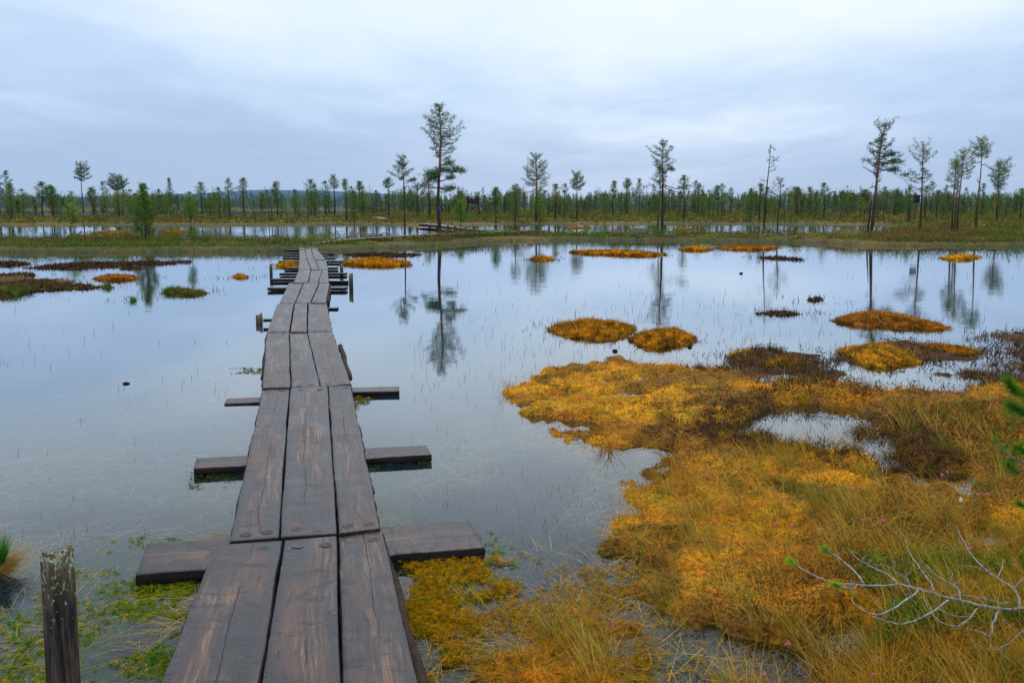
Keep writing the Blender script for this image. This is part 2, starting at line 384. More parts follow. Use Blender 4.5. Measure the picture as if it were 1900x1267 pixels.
def height(X, Y):
    X = np.asarray(X, float); Y = np.asarray(Y, float)
    D = np.hypot(X, Y)
    wa = .16 + .012*D; fr = 1/(.30+.03*D)
    WX = X + wa*(fbm(X*fr, Y*fr, 3)-.5)*2; WY = Y + wa*(fbm(X*fr, Y*fr, 8)-.5)*2*1.2
    h = -.34 - .06*fbm(X*.5, Y*.5, 5) + .05*(fbm(X*3, Y*3, 41)-.5)
    n1 = fbm(X*1.7, Y*1.7, 21); n2 = fbm(X*6, Y*6, 23, 3); n3 = fbm(X*22, Y*22, 29, 2)
    d = sdf(SHAL, WX, WY); w = sst(-.25, .35, d)
    h = h*(1-w) + w*(-.030 + .030*sst(4.1, 3.3, Y) + .02*sst(.6, 1.6, X) + .28*(fbm(X*3.0, Y*3.0, 31)-.5) + .07*(n3-.5))
    d = sdf(SHALL, WX, WY); w = sst(-.5, .5, d)
    h = h*(1-w) + w*(-.13 + .14*(fbm(X*3.2, Y*3.2, 33)-.5) + .05*(n3-.5))
    d = sdf(MUD, WX, WY); w = sst(-.5, .6, d)
    h = h*(1-w) + w*(.0 + .16*(fbm(X*1.6, Y*1.2, 35)-.5) + .10*(n2-.5))
    d = sdf(MAIN, WX, WY); w = sst(-.18, .14, d); rise = .028 + .05*sst(0, 1.2, d) + .12*sst(1.0, 0, (Y-1.5)/5)*sst(1.2, 2.6, X)
    pk = sst(.68, .78, fbm(X*1.9+7, Y*1.9, 301, 3)); edg = sst(.8, .1, d)*sst(.54, .66, fbm(X*2.8, Y*2.4, 303, 3))
    hm = rise + .12*(n1-.45) + .06*(n2-.5) + .04*(n3-.5) - .14*pk - .08*edg
    h = h*(1-w) + w*hm
    for P, z in POOLS:
        d = sdf(P, X + .35*(fbm(X*2.2, Y*2.2, 61)-.5), Y + .5*(fbm(X*2.2, Y*2.2, 62)-.5)); w = sst(-.10, .10, d)
        h = h*(1-w) + w*(z + .15*(fbm(X*4, Y*3, 63)-.5))
    for P, top, e in ((BANK, .15, .8), (SECOND, .14, 3.0), (FARLAND, .3, 8)):
        d = sdf(P, WX, WY); w = sst(-.3*e, .5*e, d)
        h = h*(1-w) + w*(top + .10*(n1-.5) + .10*(fbm(X*.25, Y*.25, 44)-.5))
    # spread behind the viewer and beyond
    w = sst(1500, 2600, D); h = h*(1-w) + w*.5
    return h
PAL = dict(
 gold=[(.60, .22, .003), (.67, .295, .005), (.42, .22, .008), (.28, .10, .007)],
 rust=[(.52, .17, .012), (.42, .13, .015), (.58, .26, .015), (.22, .085, .02)],
 yellow=[(.74, .41, .010), (.69, .32, .008), (.50, .32, .014), (.46, .17, .008)],
 green=[(.07, .13, .015), (.12, .17, .02), (.20, .15, .03), (.10, .07, .03)],
 mud=[(.030, .019, .016), (.022, .015, .015), (.045, .027, .02), (.08, .045, .028)],
 tuft=[(.05, .03, .02), (.09, .06, .03), (.12, .10, .03), (.06, .05, .02)])
PAL = {k: np.array(v) for k, v in PAL.items()}
def pick(p, a, b):
    """a,b noise 0..1 -> palette blend"""
    P = PAL[p]; a = np.clip((a-.5)*2.2+.5, 0, 1)[..., None]; b = np.clip((b-.5)*2.2+.5, 0, 1)[..., None]
    return (P[0]*(1-a)+P[1]*a)*(1-b)+(P[2]*(1-a)+P[3]*a)*b
def blob(X, Y, u, v, r, k=1.0):
    p = G(u, v)[:2]; return np.clip(1-(((X-p[0])**2 + ((Y-p[1])*k)**2)/r**2), 0, 1)
def mosscol(X, Y):
    a = fbm(X*1.3, Y*1.3, 71); b = fbm(X*2.1+5, Y*2.1, 75); c = fbm(X*.7, Y*.6, 79)
    f = fbm(X*9, Y*9, 83, 2)
    o = pick('gold', a, b)
    yl = pick('yellow', f, b)
    w = np.clip(blob(X, Y, 1150, 760, 2.6) + 1.1*blob(X, Y, 1330, 910, 2.2) + blob(X, Y, 1250, 960, 1.6) + .8*blob(X, Y, 1230, 1010, 1.0) + .8*blob(X, Y, 800, 1080, .5) + .7*blob(X, Y, 1820, 722, 1.6), 0, 1)
    w = np.clip(w*.95*sst(.25, .6, c+.25*w), 0, 1)[..., None]
    o = o*(1-w)+yl*w
    rs = pick('rust', f, a); w = (sst(.5, .66, fbm(X*.9+9, Y*.9, 91))*.7)[..., None]; o = o*(1-w)+rs*w
    dk = np.clip(blob(X, Y, 1500, 1150, 1.5) + blob(X, Y, 1750, 1020, 2.4) + blob(X, Y, 1800, 1150, 2.) + blob(X, Y, 1700, 800, 2.4) + blob(X, Y, 1560, 790, 1.6)+blob(X, Y, 1350, 715, 2.5, .8), 0, 1)
    dk = np.clip(dk*1.2*sst(.42, .62, fbm(X*1.6+3, Y*1.6, 95)), 0, 1)[..., None]
    br = np.array((.085, .045, .02))*(1-b[..., None]) + np.array((.10, .075, .02))*b[..., None]
    o = o*(1-.7*dk)+br*.7*dk
    dark_patch = (1-.65*sst(.60, .72, fbm(X*3.1+2, Y*2.4, 88)))[..., None]  # darker patches scattered through the moss colour, no dip in the height
    return o*(0.85+.6*f[..., None])*dark_patch
def groundcol(X, Y, h):
    D = np.hypot(X, Y)
    a = fbm(X*1.3, Y*1.3, 71); b = fbm(X*.15, Y*.3, 75)
    o = mosscol(X, Y)*.8
    mud = np.array((.040, .026, .020))
    w = sst(-.1, .5, sdf(MUD, X, Y))[..., None]*.9; o = o*(1-w) + (mud*(1-a[..., None])+np.array((.09, .05, .02))*a[..., None])*w
    for P, z in POOLS[:2]:
        w = sst(-.15, .2, sdf(P, X, Y))[..., None]*.92; o = o*(1-w)+mud*w
    # banks
    g = np.array((.085, .11, .028))*(1-a[..., None])+np.array((.13, .11, .035))*a[..., None]
    st = np.array((.24, .16, .05))
    wst = sst(.55, .7, fbm(X*.12+4, Y*.35, 99))[..., None]
    g = g*(1-wst*.8)+st*wst*.8
    ed = sst(.07, -.02, h)[..., None]; g = g*(1-ed)+np.array((.12, .085, .025))*ed
    w = sst(30, 33, D)[..., None]; o = o*(1-w)+g*w
    # under water
    bed = np.array((.012, .044, .074))*(.7+.6*a[..., None])
    w = sst(-.0, -.11, h)[..., None]; o = o*(1-w)+bed*w
    return o
# --- ground mesh: polar fan of real heights around the viewpoint
nr, na = 760, 640
rr = np.exp(np.linspace(math.log(1.1), math.log(9000), nr)); aa = np.radians(np.linspace(-68, 68, na))
# denser rings close by
RR, AA = np.meshgrid(rr, aa, indexing='ij')
X = RR*np.sin(AA); Y = RR*np.cos(AA)
H = height(X, Y)
C = groundcol(X, Y, H)
V = np.stack([X, Y, H], -1).reshape(-1, 3)
ii = (np.arange(nr-1)[:, None]*na + np.arange(na-1)[None]).ravel()
Q = np.stack([ii, ii+1, ii+na+1, ii+na], -1)
m, t, out = mat('bog_ground')
a = t.n('ShaderNodeVertexColor', layer_name='Col'); g = t.n('ShaderNodeNewGeometry')
n1 = t.noise(g.outputs['Position'], 38, 5, .7); n2 = t.noise(g.outputs['Position'], 5, 4, .6)
c = t.mix(1., a.outputs[0], t.ramp(n1, [(.36, (.25, .22, .2)), (.62, (1.5, 1.5, 1.5))]), 'MULTIPLY')
c = t.mix(1., c, t.ramp(n2, [(.3, (.7, .7, .7)), (.7, (1.25, 1.2, 1.1))]), 'MULTIPLY')
pbsdf(t, out, c, .9, .15, n1, .8, .02)
go = mesh_np('ground', V, [Q], m, col=C.reshape(-1, 3), smooth=True); tag(go, kind='structure')
go['label'] = 'boggy ground and pond bed'
# ------------------------------------------------------------------ water
m, t, out = mat('pond_water')
g = t.n('ShaderNodeNewGeometry'); pos = g.outputs['Position']
w1 = t.noise(t.xyz(pos, (1, 1, 1)), 7, 3, .55); w2 = t.noise(t.xyz(pos, (1, 1, 1)), 1.1, 2, .5)
calm = t.mapr(t.noise(t.xyz(pos, (1, .5, 1)), .06, 2), .42, .6, .35, 1.0)
hh = t.math('ADD', t.math('MULTIPLY', w1, .10), t.math('MULTIPLY', w2, .35))
bp = t.n('ShaderNodeBump'); t.L.new(t.math('MULTIPLY', hh, calm), bp.inputs['Height']); bp.inputs['Strength'].default_value = .28; bp.inputs['Distance'].default_value = .045
fr = t.n('ShaderNodeFresnel'); fr.inputs[0].default_value = 1.33; t.L.new(bp.outputs[0], fr.inputs['Normal'])
gl = t.n('ShaderNodeBsdfGlossy'); gl.inputs['Roughness'].default_value = .015; gl.inputs['Color'].default_value = (.90, .95, 1, 1); t.L.new(bp.outputs[0], gl.inputs['Normal'])
tr = t.n('ShaderNodeBsdfTransparent'); tr.inputs[0].default_value = (.72, .84, .86, 1)
ff = fr.outputs[0]; gz = t.math('MULTIPLY', t.math('MAXIMUM', t.math('SUBTRACT', ff, .14), 0.0), t.math('SUBTRACT', 1.0, ff))
ff = t.math('ADD', ff, t.math('MULTIPLY', gz, 1.15), clamp=True)
mx = t.n('ShaderNodeMixShader'); t.L.new(ff, mx.inputs[0]); t.L.new(tr.outputs[0], mx.inputs[1]); t.L.new(gl.outputs[0], mx.inputs[2]); t.L.new(mx.outputs[0], out.inputs[0])
wb = MB(); wb.add([(-1500, -40, 0), (1500, -40, 0), (1500, 1500, 0), (-1500, 1500, 0)], None, [(0, 1, 2, 3)])
wo = wb.build('water', m); tag(wo, kind='structure'); wo['label'] = 'still pond water mirroring the sky'
# ------------------------------------------------------------------ moss and mud islands
def hummock(name, poly, top, pal, label):
    c = poly.mean(0); x0, y0 = poly.min(0)-.3; x1, y1 = poly.max(0)+.3
    D = c[1]
    nx = int(np.clip((x1-x0)/(.0045*D), 24, 130)); ny = int(np.clip((y1-y0)/(.012*D), 16, 70))
    X, Y = np.meshgrid(np.linspace(x0, x1, nx), np.linspace(y0, y1, ny), indexing='ij')
    s = 1/(.06+.012*D)
    am = min(.07+.013*D, .22*min(x1-x0-.6, y1-y0-.6)+.02)
    if y1-y0 < 1.9 or 'single round' in label or 'end of the brown' in label: am *= .25
    d = sdf(poly, X + am*(fbm(X*s, Y*s, 3)-.5), Y + am*2*(fbm(X*s, Y*s, 8)-.5))
    wdt = .5*min(x1-x0, y1-y0) - .3
    lump = fbm(X*s*2, Y*s*1.4, 51)
    prof = np.sqrt(np.clip(d/(wdt*.75+.02), 0, 1)); top = top*(.66 if D < 25 else .52)
    if pal in ('mud', 'tuft'):
        hgt = -.07 + (d > -.3)*(prof*top*(.15+1.7*np.clip(lump-.2, 0, 1))+.06)
        hgt = np.where(d < 0, -.10, hgt)
    else:
        hgt = -.04 + prof*(top+.04)*(.75+.5*lump)
        hgt = np.where(d < 0, -.06, hgt)
    mk = hgt > -.052; sd_ = np.zeros_like(mk); sd_[np.unravel_index(np.argmax(prof), prof.shape)] = True
    for _ in range(400):
        g_ = sd_.copy(); g_[1:] |= sd_[:-1]; g_[:-1] |= sd_[1:]; g_[:, 1:] |= sd_[:, :-1]; g_[:, :-1] |= sd_[:, 1:]; g_ &= mk
        if (g_ == sd_).all(): break
        sd_ = g_
    hgt = np.where(sd_, hgt, -.10)
    f1 = fbm(X*s*1.2, Y*s*1.2, 71); f2 = fbm(X*s*2.5, Y*s*2.5, 75)
    col = pick(pal, f1, f2)
    f4 = fbm(X*s*4+3, Y*s*3, 79); col = col*(.45+1.1*sst(.3, .7, f4))[..., None]; ed = sst(.62, .0, prof + .7*(f2-.5))[..., None]*.85; col = col*(1-ed)+np.array((.07, .04, .02))*ed
    o = empty(name, (c[0], c[1], 0), label, 'peat bank' if name == 'mud_bank' else 'moss island')
    V = np.stack([X-c[0], Y-c[1], hgt], -1).reshape(-1, 3)
    ii = (np.arange(nx-1)[:, None]*ny + np.arange(ny-1)[None]).ravel()
    Q = np.stack([ii, ii+ny, ii+ny+1, ii+1], -1)
    keep = (V[:, 2][Q].max(1) > -.0525); Q = Q[keep]
    me = mesh_np('mound', V, [Q], go.data.materials[0], o, col=col.reshape(-1, 3)*.7, smooth=True)
    # sprigs of moss / grass over it
    area = (x1-x0)*(y1-y0)
    px = D/1847
    N = int(np.clip(area/(px*px)*.10, 250, 16000))
    xs = R.uniform(x0, x1, N*2); ys = R.uniform(y0, y1, N*2)
    gi = np.clip(((xs-x0)/(x1-x0)*(nx-1)).round().astype(int), 0, nx-1); gj = np.clip(((ys-y0)/(y1-y0)*(ny-1)).round().astype(int), 0, ny-1)
    hh = hgt[gi, gj]; k = hh > -.02; xs, ys, hh, gi, gj = xs[k], ys[k], hh[k], gi[k], gj[k]
    n = len(xs); cc = col[gi, gj]*(R.uniform(.6, 1.6, n)[:, None])
    P = np.stack([xs-c[0], ys-c[1], hh-.005], -1)
    sz = np.clip(px*5, .018, .09)
    parts = []
    nr_ = int(np.clip((x1-x0)/(px*7), 20, 260)); dd_ = d[gi_, gj_] if False else None
    rx = R.uniform(x0-.1, x1+.1, nr_*14); ry = R.uniform(y0-.1, y1+.1, nr_*14); dr_ = sdf(poly, rx, ry); kk = (dr_ < .03) & (dr_ > -.035*D-.02) & (fbm(rx*s*.8, ry*s*.8, 222) > .46); rx, ry = rx[kk][:nr_*2], ry[kk][:nr_*2]; q_ = len(rx)
    if q_: parts.append(blades(np.stack([rx-c[0], ry-c[1], np.full(q_, -.01)], -1), R.random(q_)*6.28, R.uniform(.02, .07, q_)*(1+.03*D), max(px*1.2, .003), R.uniform(0, .8, q_), .5, np.array((.13, .075, .035))*R.uniform(.5, 1.5, (q_, 1)), 2))
    if pal in ('gold', 'rust', 'yellow'):
        parts.append(leaves(P, R.uniform(.6, 1.6, n)*sz, sz*.55, cc, .6))
        q = R.random(n) < .26
        parts.append(blades(P[q], R.random(q.sum())*6.28, R.uniform(.04, .11, q.sum())*(1+D*.02), max(px*1.0, .003), R.uniform(.2, 1.4, q.sum()), .5, np.where((R.random(q.sum()) < .4)[:, None], np.array((.16, .09, .03)), np.array((.46, .28, .05)))*R.uniform(.6, 1.5, (q.sum(), 1)), 2))
    else:
        q = R.random(n) < (.35 if pal == 'mud' else .6)
        parts.append(leaves(P[q], R.uniform(.5, 1.5, q.sum())*sz, sz*.6, cc[q], .6))
        q = (R.random(n) < .1)
        parts.append(blades(P[q], R.random(q.sum())*6.28, R.uniform(.05, .16, q.sum()), max(px*1.0, .003), R.uniform(.0, .6, q.sum()), .5, np.array((.24, .13, .05))*R.uniform(.5, 1.3, (q.sum(), 1)), 2))
        if pal in ('green', 'tuft'):
            tn = fbm(xs*1.1, ys*.7, 55)
            q = (tn > (.50 if pal == 'green' else .70)) if pal == 'tuft' or 'low islet' in label else np.ones(n, bool)
            nq = int(q.sum()); gcol = np.where((fbm(xs[q]*.9, ys[q]*.9, 58) > (.8 if pal == 'green' else .44))[:, None], np.array((.34, .25, .11)), np.array((.07, .17, .015)))
            parts.append(blades(P[q], R.random(nq)*6.28, R.uniform(.08, .24, nq)*(1.0 if pal == 'tuft' else .8), max(px*1.2, .004), R.uniform(.0, .7, nq), .7, gcol*R.uniform(.6, 1.4, (nq, 1)), 3))
    V, fl, C = join(parts)
    cv = mesh_np('moss_cover' if pal in ('gold', 'rust', 'yellow') else 'grass_cover', V, fl, M_moss, o, col=C)
    cv['kind'] = 'stuff'
    return o
for i in ISL + ISL2: hummock(*i)
# ------------------------------------------------------------------ moss, straw, sedge on the near ground
def scatter(n, u0, u1, v0, v1, jit=True):
    u = R.uniform(u0, u1, n); v = R.uniform(v0, v1, n); p = G(u, v, 0.03)
    X, Y = p[:, 0], p[:, 1]; return u, v, X, Y, height(X, Y)
# moss sprigs
u, v, X, Y, h = scatter(300000, 730, 2350, 660, 1420)
k = (h > -.075) & (R.random(len(h)) < sst(-.08, .0, h)*1.0+.15); u, v, X, Y, h = u[k], v[k], X[k], Y[k], h[k]
n = len(X); D = np.hypot(X, Y)
inmud = (sst(-.1, .4, sdf(MUD, X, Y)) > .5) | (sdf(POOLS[0][0], X, Y) > 0) | (sdf(POOLS[1][0], X, Y) > 0)
col = mosscol(X, Y)*1.2
col[inmud] = np.array((.09, .05, .03))*R.uniform(.5, 1.8, (inmud.sum(), 1))
sub = (h < .0); gw = sst(.5, .62, fbm(X*2.2, Y*2.2, 66))[:, None]*sub[:, None]*.7; col = col*(1-gw)+np.array((.12, .13, .015))*gw
hf = fbm(X*19, Y*13, 333, 2); hf2 = fbm(X*6, Y*4.5, 335, 2); col = col*(.22+1.25*sst(.26, .68, hf)+.22*sst(.35, .65, hf2))[:, None]*R.uniform(.8, 1.3, (n, 1))  # occlusion shade between moss heads painted into the sprig colour by noise
sz = np.clip(D*.0021, .009, .03)
keep = ~inmud | (R.random(n) < .35)
mossparts = [leaves(np.stack([X, Y, h-.004], -1)[keep], (R.uniform(.6, 1.7, n)*sz)[keep], (sz*.5)[keep], col[keep], .55)]
V, fl, C = join(mossparts)
mo = mesh_np('sphagnum_moss', V, fl, M_moss, col=C); tag(mo, 'carpet of orange and golden sphagnum moss along the right shore', 'moss', kind='stuff')
# straw lying over the moss
u, v, X, Y, h = scatter(46000, 730, 2300, 665, 1400)
dens = fbm(X*1.1, Y*1.1, 111); inm = (sdf(MUD, X, Y) > .2)
k = (h > -.03) & (R.random(len(h)) < sst(.25, .62, dens)+.15) & (~inm | (R.random(len(h)) < .12)); X, Y, h = X[k], Y[k], h[k]
n = len(X); D = np.hypot(X, Y)
pale = np.array((.80, .42, .03)); bro = np.array((.50, .21, .008))
mixc = (R.random(n)**1.8)[:, None]; col = (pale*mixc + bro*(1-mixc))*R.uniform(.55, 1.35, (n, 1))
hd = R.random(n)*6.28
a = blades(np.stack([X, Y, h+R.uniform(.004, .03, n)], -1), hd, R.uniform(.06, .22, n)*(1+.02*D), np.clip(D*.00068, .0024, .009), R.normal(1.44, .12, n), R.normal(.1, .25, n), col, 3)
V, fl, C = a
so = mesh_np('fallen_straw', V, fl, M_grass, col=C); tag(so, 'dry yellow straw lying over the moss', 'straw', kind='stuff')
# tufts of sedge: centres, then blades around them
def tufts(centres, nb, Lr, col, spread=.05, lean=(.05, .7), W=.0030, bias=None):
    P = []; hd = []; L = []; cc = []
    for (x, y, z, s) in centres:
        k = int(nb*s*R.uniform(.6, 1.3)) + 2
        r = spread*np.sqrt(R.random(k))*(.5+s); a_ = R.random(k)*6.28
        P.append(np.stack([x+r*np.cos(a_), y+r*np.sin(a_), np.full(k, z-.01)], -1))
        hh = a_ + R.normal(0, .7, k)
        if bias is not None: hh = np.where(R.random(k) < .6, bias+R.normal(0, .5, k), hh)
        hd.append(hh); L.append(R.uniform(*Lr, k)*(.6+.5*s)); cc.append(np.broadcast_to(col[int(R.integers(len(col)))], (k, 3))*R.uniform(.55, 1.4, (k, 1)))
    P = np.vstack(P); hd = np.concatenate(hd); L = np.concatenate(L); cc = np.vstack(cc); n = len(P)
    D = np.hypot(P[:, 0], P[:, 1])
    return blades(P, hd, L, np.maximum(W, D*.0006), R.uniform(*lean, n), R.uniform(.2, 1.1, n), cc, 4)
STRAW = [np.array(c) for c in ((.66, .44, .08), (.52, .33, .04), (.34, .28, .04), (.15, .22, .03), (.54, .27, .02))]
u, v, X, Y, h = scatter(1700, 760, 2300, 690, 1420)
wtf = lambda X, Y: np.clip(blob(X, Y, 1880, 960, 1.9)+.8*blob(X, Y, 1430, 1200, 1.0)+.9*blob(X, Y, 1830, 800, 2.2)+.4*blob(X, Y, 1250, 1250, .8)+.7*blob(X, Y, 1750, 1280, 1.0)+.6*blob(X, Y, 1650, 960, .9)+.8*blob(X, Y, 2100, 1000, 3)+.02, 0, 1)
wt = wtf(X, Y)
k = (h > -.02) & (R.random(len(h)) < wt*sst(.3, .6, fbm(X*1.5, Y*1.5, 121)+.1))
cen = [(x, y, z, s) for x, y, z, s in zip(X[k], Y[k], h[k], R.uniform(.3, 1.0, k.sum()))]
a = tufts(cen, 26, (.12, .28), STRAW, .035, (.05, .7), W=.0030, bias=2.6)
mt = [(815, 1215), (840, 1180), (870, 1235), (800, 1255), (790, 1075), (830, 1095), (905, 1120), (950, 1150), (1000, 1125), (1060, 1060), (1010, 1030), (980, 1210), (1060, 1190), (1120, 1150), (1170, 1210), (1230, 1180), (1100, 1240), (940, 1255), (1200, 1250), (1040, 1090), (1150, 1080), (745, 975), (1280, 1230)]
cm = [];
for (a_, b_) in mt:
    q_ = G(a_+R.normal(0, 8), b_+R.normal(0, 5), .01); cm.append((q_[0], q_[1], .0, R.uniform(.5, 1.0)))
am_ = tufts(cm, 75, (.10, .26), [np.array((.72, .44, .04)), np.array((.58, .30, .015)), np.array((.42, .34, .04)), np.array((.75, .38, .012))], .09, (1.0, 1.55), W=.0032)
lm_ = [(368, 1090), (350, 1125), (372, 1105), (330, 1165), (300, 1200), (345, 1150), (120, 1165), (40, 1190), (20, 1130), (150, 1215), (60, 1230), (410, 1000), (425, 990)]; cl_ = []
for (a_, b_) in lm_:
    q_ = G(a_, b_, .01); cl_.append((q_[0], q_[1], .008, R.uniform(.5, .9)))
al_ = tufts(cl_, 34, (.18, .42), [np.array((.62, .42, .10)), np.array((.50, .36, .06)), np.array((.70, .46, .10))], .05, (1.25, 1.5), W=.003, bias=3.5)
u, v, X, Y, h = scatter(16000, 760, 2300, 690, 1420)
k = (h > -.05) & (R.random(len(h)) < .08+.2*wtf(X, Y)); X, Y, h = X[k], Y[k], h[k]; n = len(X); D = np.hypot(X, Y)
gc = np.where((R.random(n) < .45)[:, None], np.array((.10, .13, .04)), np.array((.20, .14, .05)))*R.uniform(.6, 1.4, (n, 1))
b = blades(np.stack([X, Y, h-.005], -1), R.random(n)*6.28, R.uniform(.04, .13, n), np.clip(D*.0004, .0016, .005), R.uniform(0, .5, n), R.uniform(0, .6, n), gc, 3)
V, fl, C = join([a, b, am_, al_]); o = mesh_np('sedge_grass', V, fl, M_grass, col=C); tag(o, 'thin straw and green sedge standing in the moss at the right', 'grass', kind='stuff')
# dwarf shrub and dark sprigs in the lower right and on the mud
u, v, X, Y, h = scatter(16000, 1120, 2300, 615, 1400)
wt = np.clip(.9*blob(X, Y, 1800, 1090, 1.1)+.7*blob(X, Y, 1560, 1190, .7)+.9*blob(X, Y, 1740, 790, 2.0, .8)+.5*blob(X, Y, 1560, 705, 1.3, .7)+(sdf(MUD, X, Y) > 0)*.8+blob(X, Y, 1530, 790, 1.6)*.9, 0, 1)
k = (h > -.04) & (R.random(len(h)) < wt*sst(.38, .6, fbm(X*2.0, Y*1.7, 131)+.06)); X, Y, h = X[k], Y[k], h[k]; n = len(X); D = np.hypot(X, Y)
P = np.repeat(np.stack([X, Y, h], -1), 6, 0); n6 = len(P); D6 = np.repeat(D, 6)
dz = R.uniform(0, .075, n6); P = P + np.stack([R.normal(0, .022, n6), R.normal(0, .022, n6), dz], -1)
base = np.array([(.10, .055, .03), (.06, .055, .02), (.045, .03, .02), (.17, .09, .03), (.05, .09, .015)])[R.choice(5, n, p=[.34, .2, .24, .16, .06])]
cc = np.repeat(base, 6, 0)*R.uniform(.6, 1.5, (n6, 1))
a = leaves(P, np.clip(D6*.0030, .014, .04)*R.uniform(.6, 1.3, n6), np.clip(D6*.0012, .005, .015), cc, .8)
st = blades(np.stack([X, Y, h-.005], -1), R.random(n)*6.28, R.uniform(.05, .10, n), np.clip(D*.0005, .002, .006), .2, .3, np.array((.07, .045, .03))*R.uniform(.6, 1.5, (n, 1)), 2)
V, fl, C = join([a, st]); o = mesh_np('dwarf_shrubs', V, fl, M_moss, col=C); tag(o, 'low dark brown heather-like sprigs on the muddy shore', 'ground cover', kind='stuff')
u, v, X, Y, h = scatter(26000, 1230, 2300, 596, 900)
k = (h > -.05) & (fbm(X*2.3, Y*1.6, 135) > .47) & ((sdf(MUD, X, Y) > -.3) | (sdf(POOLS[0][0], X, Y) > -.3) | (sdf(POOLS[1][0], X, Y) > -.3) | (R.random(len(h)) < .07)); X, Y, h = X[k], Y[k], h[k]; n = len(X); D = np.hypot(X, Y); J = 7
P = np.repeat(np.stack([X, Y, h-.01], -1), J, 0)+R.normal(0, 1, (n*J, 3))*np.array((.02, .02, 0)); cc = np.repeat(np.array([(.16, .085, .04), (.10, .06, .035), (.24, .13, .04), (.05, .033, .025)])[R.integers(4, size=n)], J, 0)*R.uniform(.5, 1.5, (n*J, 1)); DD = np.repeat(D, J)
V, fl, C = blades(P, R.random(n*J)*6.28, R.uniform(.04, .12, n*J), DD*.0007, R.uniform(.1, 1.1, n*J), R.uniform(.2, 1.2, n*J), cc, 2)
o = mesh_np('mud_sedge', V, fl, M_grass, col=C); tag(o, 'brown withered sedge stubble on the wet mud and in the dark pools', 'grass', kind='stuff')
# green leafy undergrowth below the pale branch
u, v, X, Y, h = scatter(5000, 1600, 2000, 1070, 1220)
k = fbm(X*3, Y*3, 141) > .46; P = np.repeat(np.stack([X, Y, h], -1)[k], 7, 0); n = len(P)
P += np.stack([R.normal(0, .02, n), R.normal(0, .02, n), R.uniform(.0, .06, n)], -1)
V, fl, C = leaves(P, .012, .009, np.array((.08, .20, .015))*R.uniform(.3, 1.5, (n, 1)), .5)
o = mesh_np('crowberry_leaves', V, fl, M_leaf, col=C); tag(o, 'small dark green leaves below the pale bare branch', 'ground cover', kind='stuff')
# ------------------------------------------------------------------ in the water: stems, sunken straw, drowned moss
u, v, X, Y, h = scatter(20000, -300, 2200, 480, 1260)
dn = fbm(X*.7, Y*.5, 151); dn2 = fbm(X*5, Y*4, 153)
near = np.clip(blob(X, Y, 1330, 640, 4.8, .8)+.8*blob(X, Y, 1000, 670, 3)+.5*blob(X, Y, 1100, 930, 1.2)+.7*blob(X, Y, 1450, 620, 6, .8)+.5*blob(X, Y, 960, 1080, 1.0), 0, 1)
k = (h < .0) & (R.random(len(h)) < (.10*sst(.42, .6, dn)+.03+.85*near)*sst(.35, .6, dn2)*1.3) & (np.abs(X/ Y + .195) > .09); X, Y, h = X[k], Y[k], h[k]; n = len(X); D = np.hypot(X, Y)
gc = np.where((R.random(n) < .35)[:, None], np.array((.07, .10, .03)), np.array((.16, .10, .055)))*R.uniform(.6, 1.5, (n, 1))
a = blades(np.stack([X, Y, np.full(n, -.02)], -1), R.random(n)*6.28, .02+R.uniform(.03, .11, n)*np.clip(D/12, .45, 1.25), np.clip(D*.0004, .0015, .009), R.uniform(0, .5, n), R.uniform(-.2, .6, n), gc, 2)
V, fl, C = a; o = mesh_np('pond_stems', V, fl, M_grass, col=C); tag(o, 'thin sedge stems poking out of the pond', 'water plants', kind='stuff')
def sunk(n, u0, u1, v0, v1, thr, zr=(-.09, -.012)):
    u, v, X, Y, h = scatter(n, u0, u1, v0, v1)
    k = (h < -.04) & (fbm(X*.9, Y*.9, 161) > thr); return X[k], Y[k], R.uniform(*zr, k.sum())
sx = [sunk(3400, -250, 480, 760, 1060, .42), sunk(4400, 690, 1250, 760, 1060, .40), sunk(500, -200, 460, 1020, 1350, .45, (-.012, .008)), sunk(800, 740, 1350, 1000, 1400, .3, (-.015, .03)), sunk(500, -200, 500, 680, 800, .54)]
X, Y, Z = [np.concatenate([s[i] for s in sx]) for i in range(3)]; n = len(X); D = np.hypot(X, Y)
hd = np.where(R.random(n) < .4, .45*fbm(X*.8, Y*.8, 301)*4 + R.normal(0, .5, n), R.random(n)*6.28); hd += (R.random(n) < .5)*math.pi
deep = sst(-.01, -.06, Z)[:, None]; cc = (np.array((.66, .42, .08))*(1-deep)+np.array((.40, .40, .28))*deep)*R.uniform(.4, 1.2, (n, 1))
# flat curved ribbons: bend sideways
L = R.uniform(.10, .40, n); W = np.clip(D*.0006, .0025, .006)
def ribbons(X, Y, Z, hd, L, W, cc, K=4, cur=1.0):
    n = len(X); c = R.normal(0, .5*cur, n)*(R.random(n) < .5); rows = []; x, y = X.copy(), Y.copy(); z = Z.copy(); tz = R.normal(0, .012, n)
    for k in range(K+1):
        a = hd + c*k/K; w = W*.5*(1-.6*k/K)
        rows += [np.stack([x+np.sin(a)*w, y-np.cos(a)*w, z], -1), np.stack([x-np.sin(a)*w, y+np.cos(a)*w, z+w*.3], -1)]
        x = x+np.cos(a)*L/K; y = y+np.sin(a)*L/K; z = z+tz/K
    V = np.stack(rows, 1); m_ = 2*(K+1); b = (np.arange(n)*m_)[:, None]
    Q = np.vstack([b+np.array([2*k, 2*k+1, 2*k+3, 2*k+2]) for k in range(K)])
    return V.reshape(-1, 3), [Q], np.repeat(cc[:, None], m_, 1).reshape(-1, 3)
V, fl, C = ribbons(X, Y, Z, hd, L, W, cc)
o = mesh_np('sunken_straw', V, fl, M_grass, col=C); tag(o, 'pale dead sedge stalks floating and sunken in the clear water', 'straw', kind='stuff')
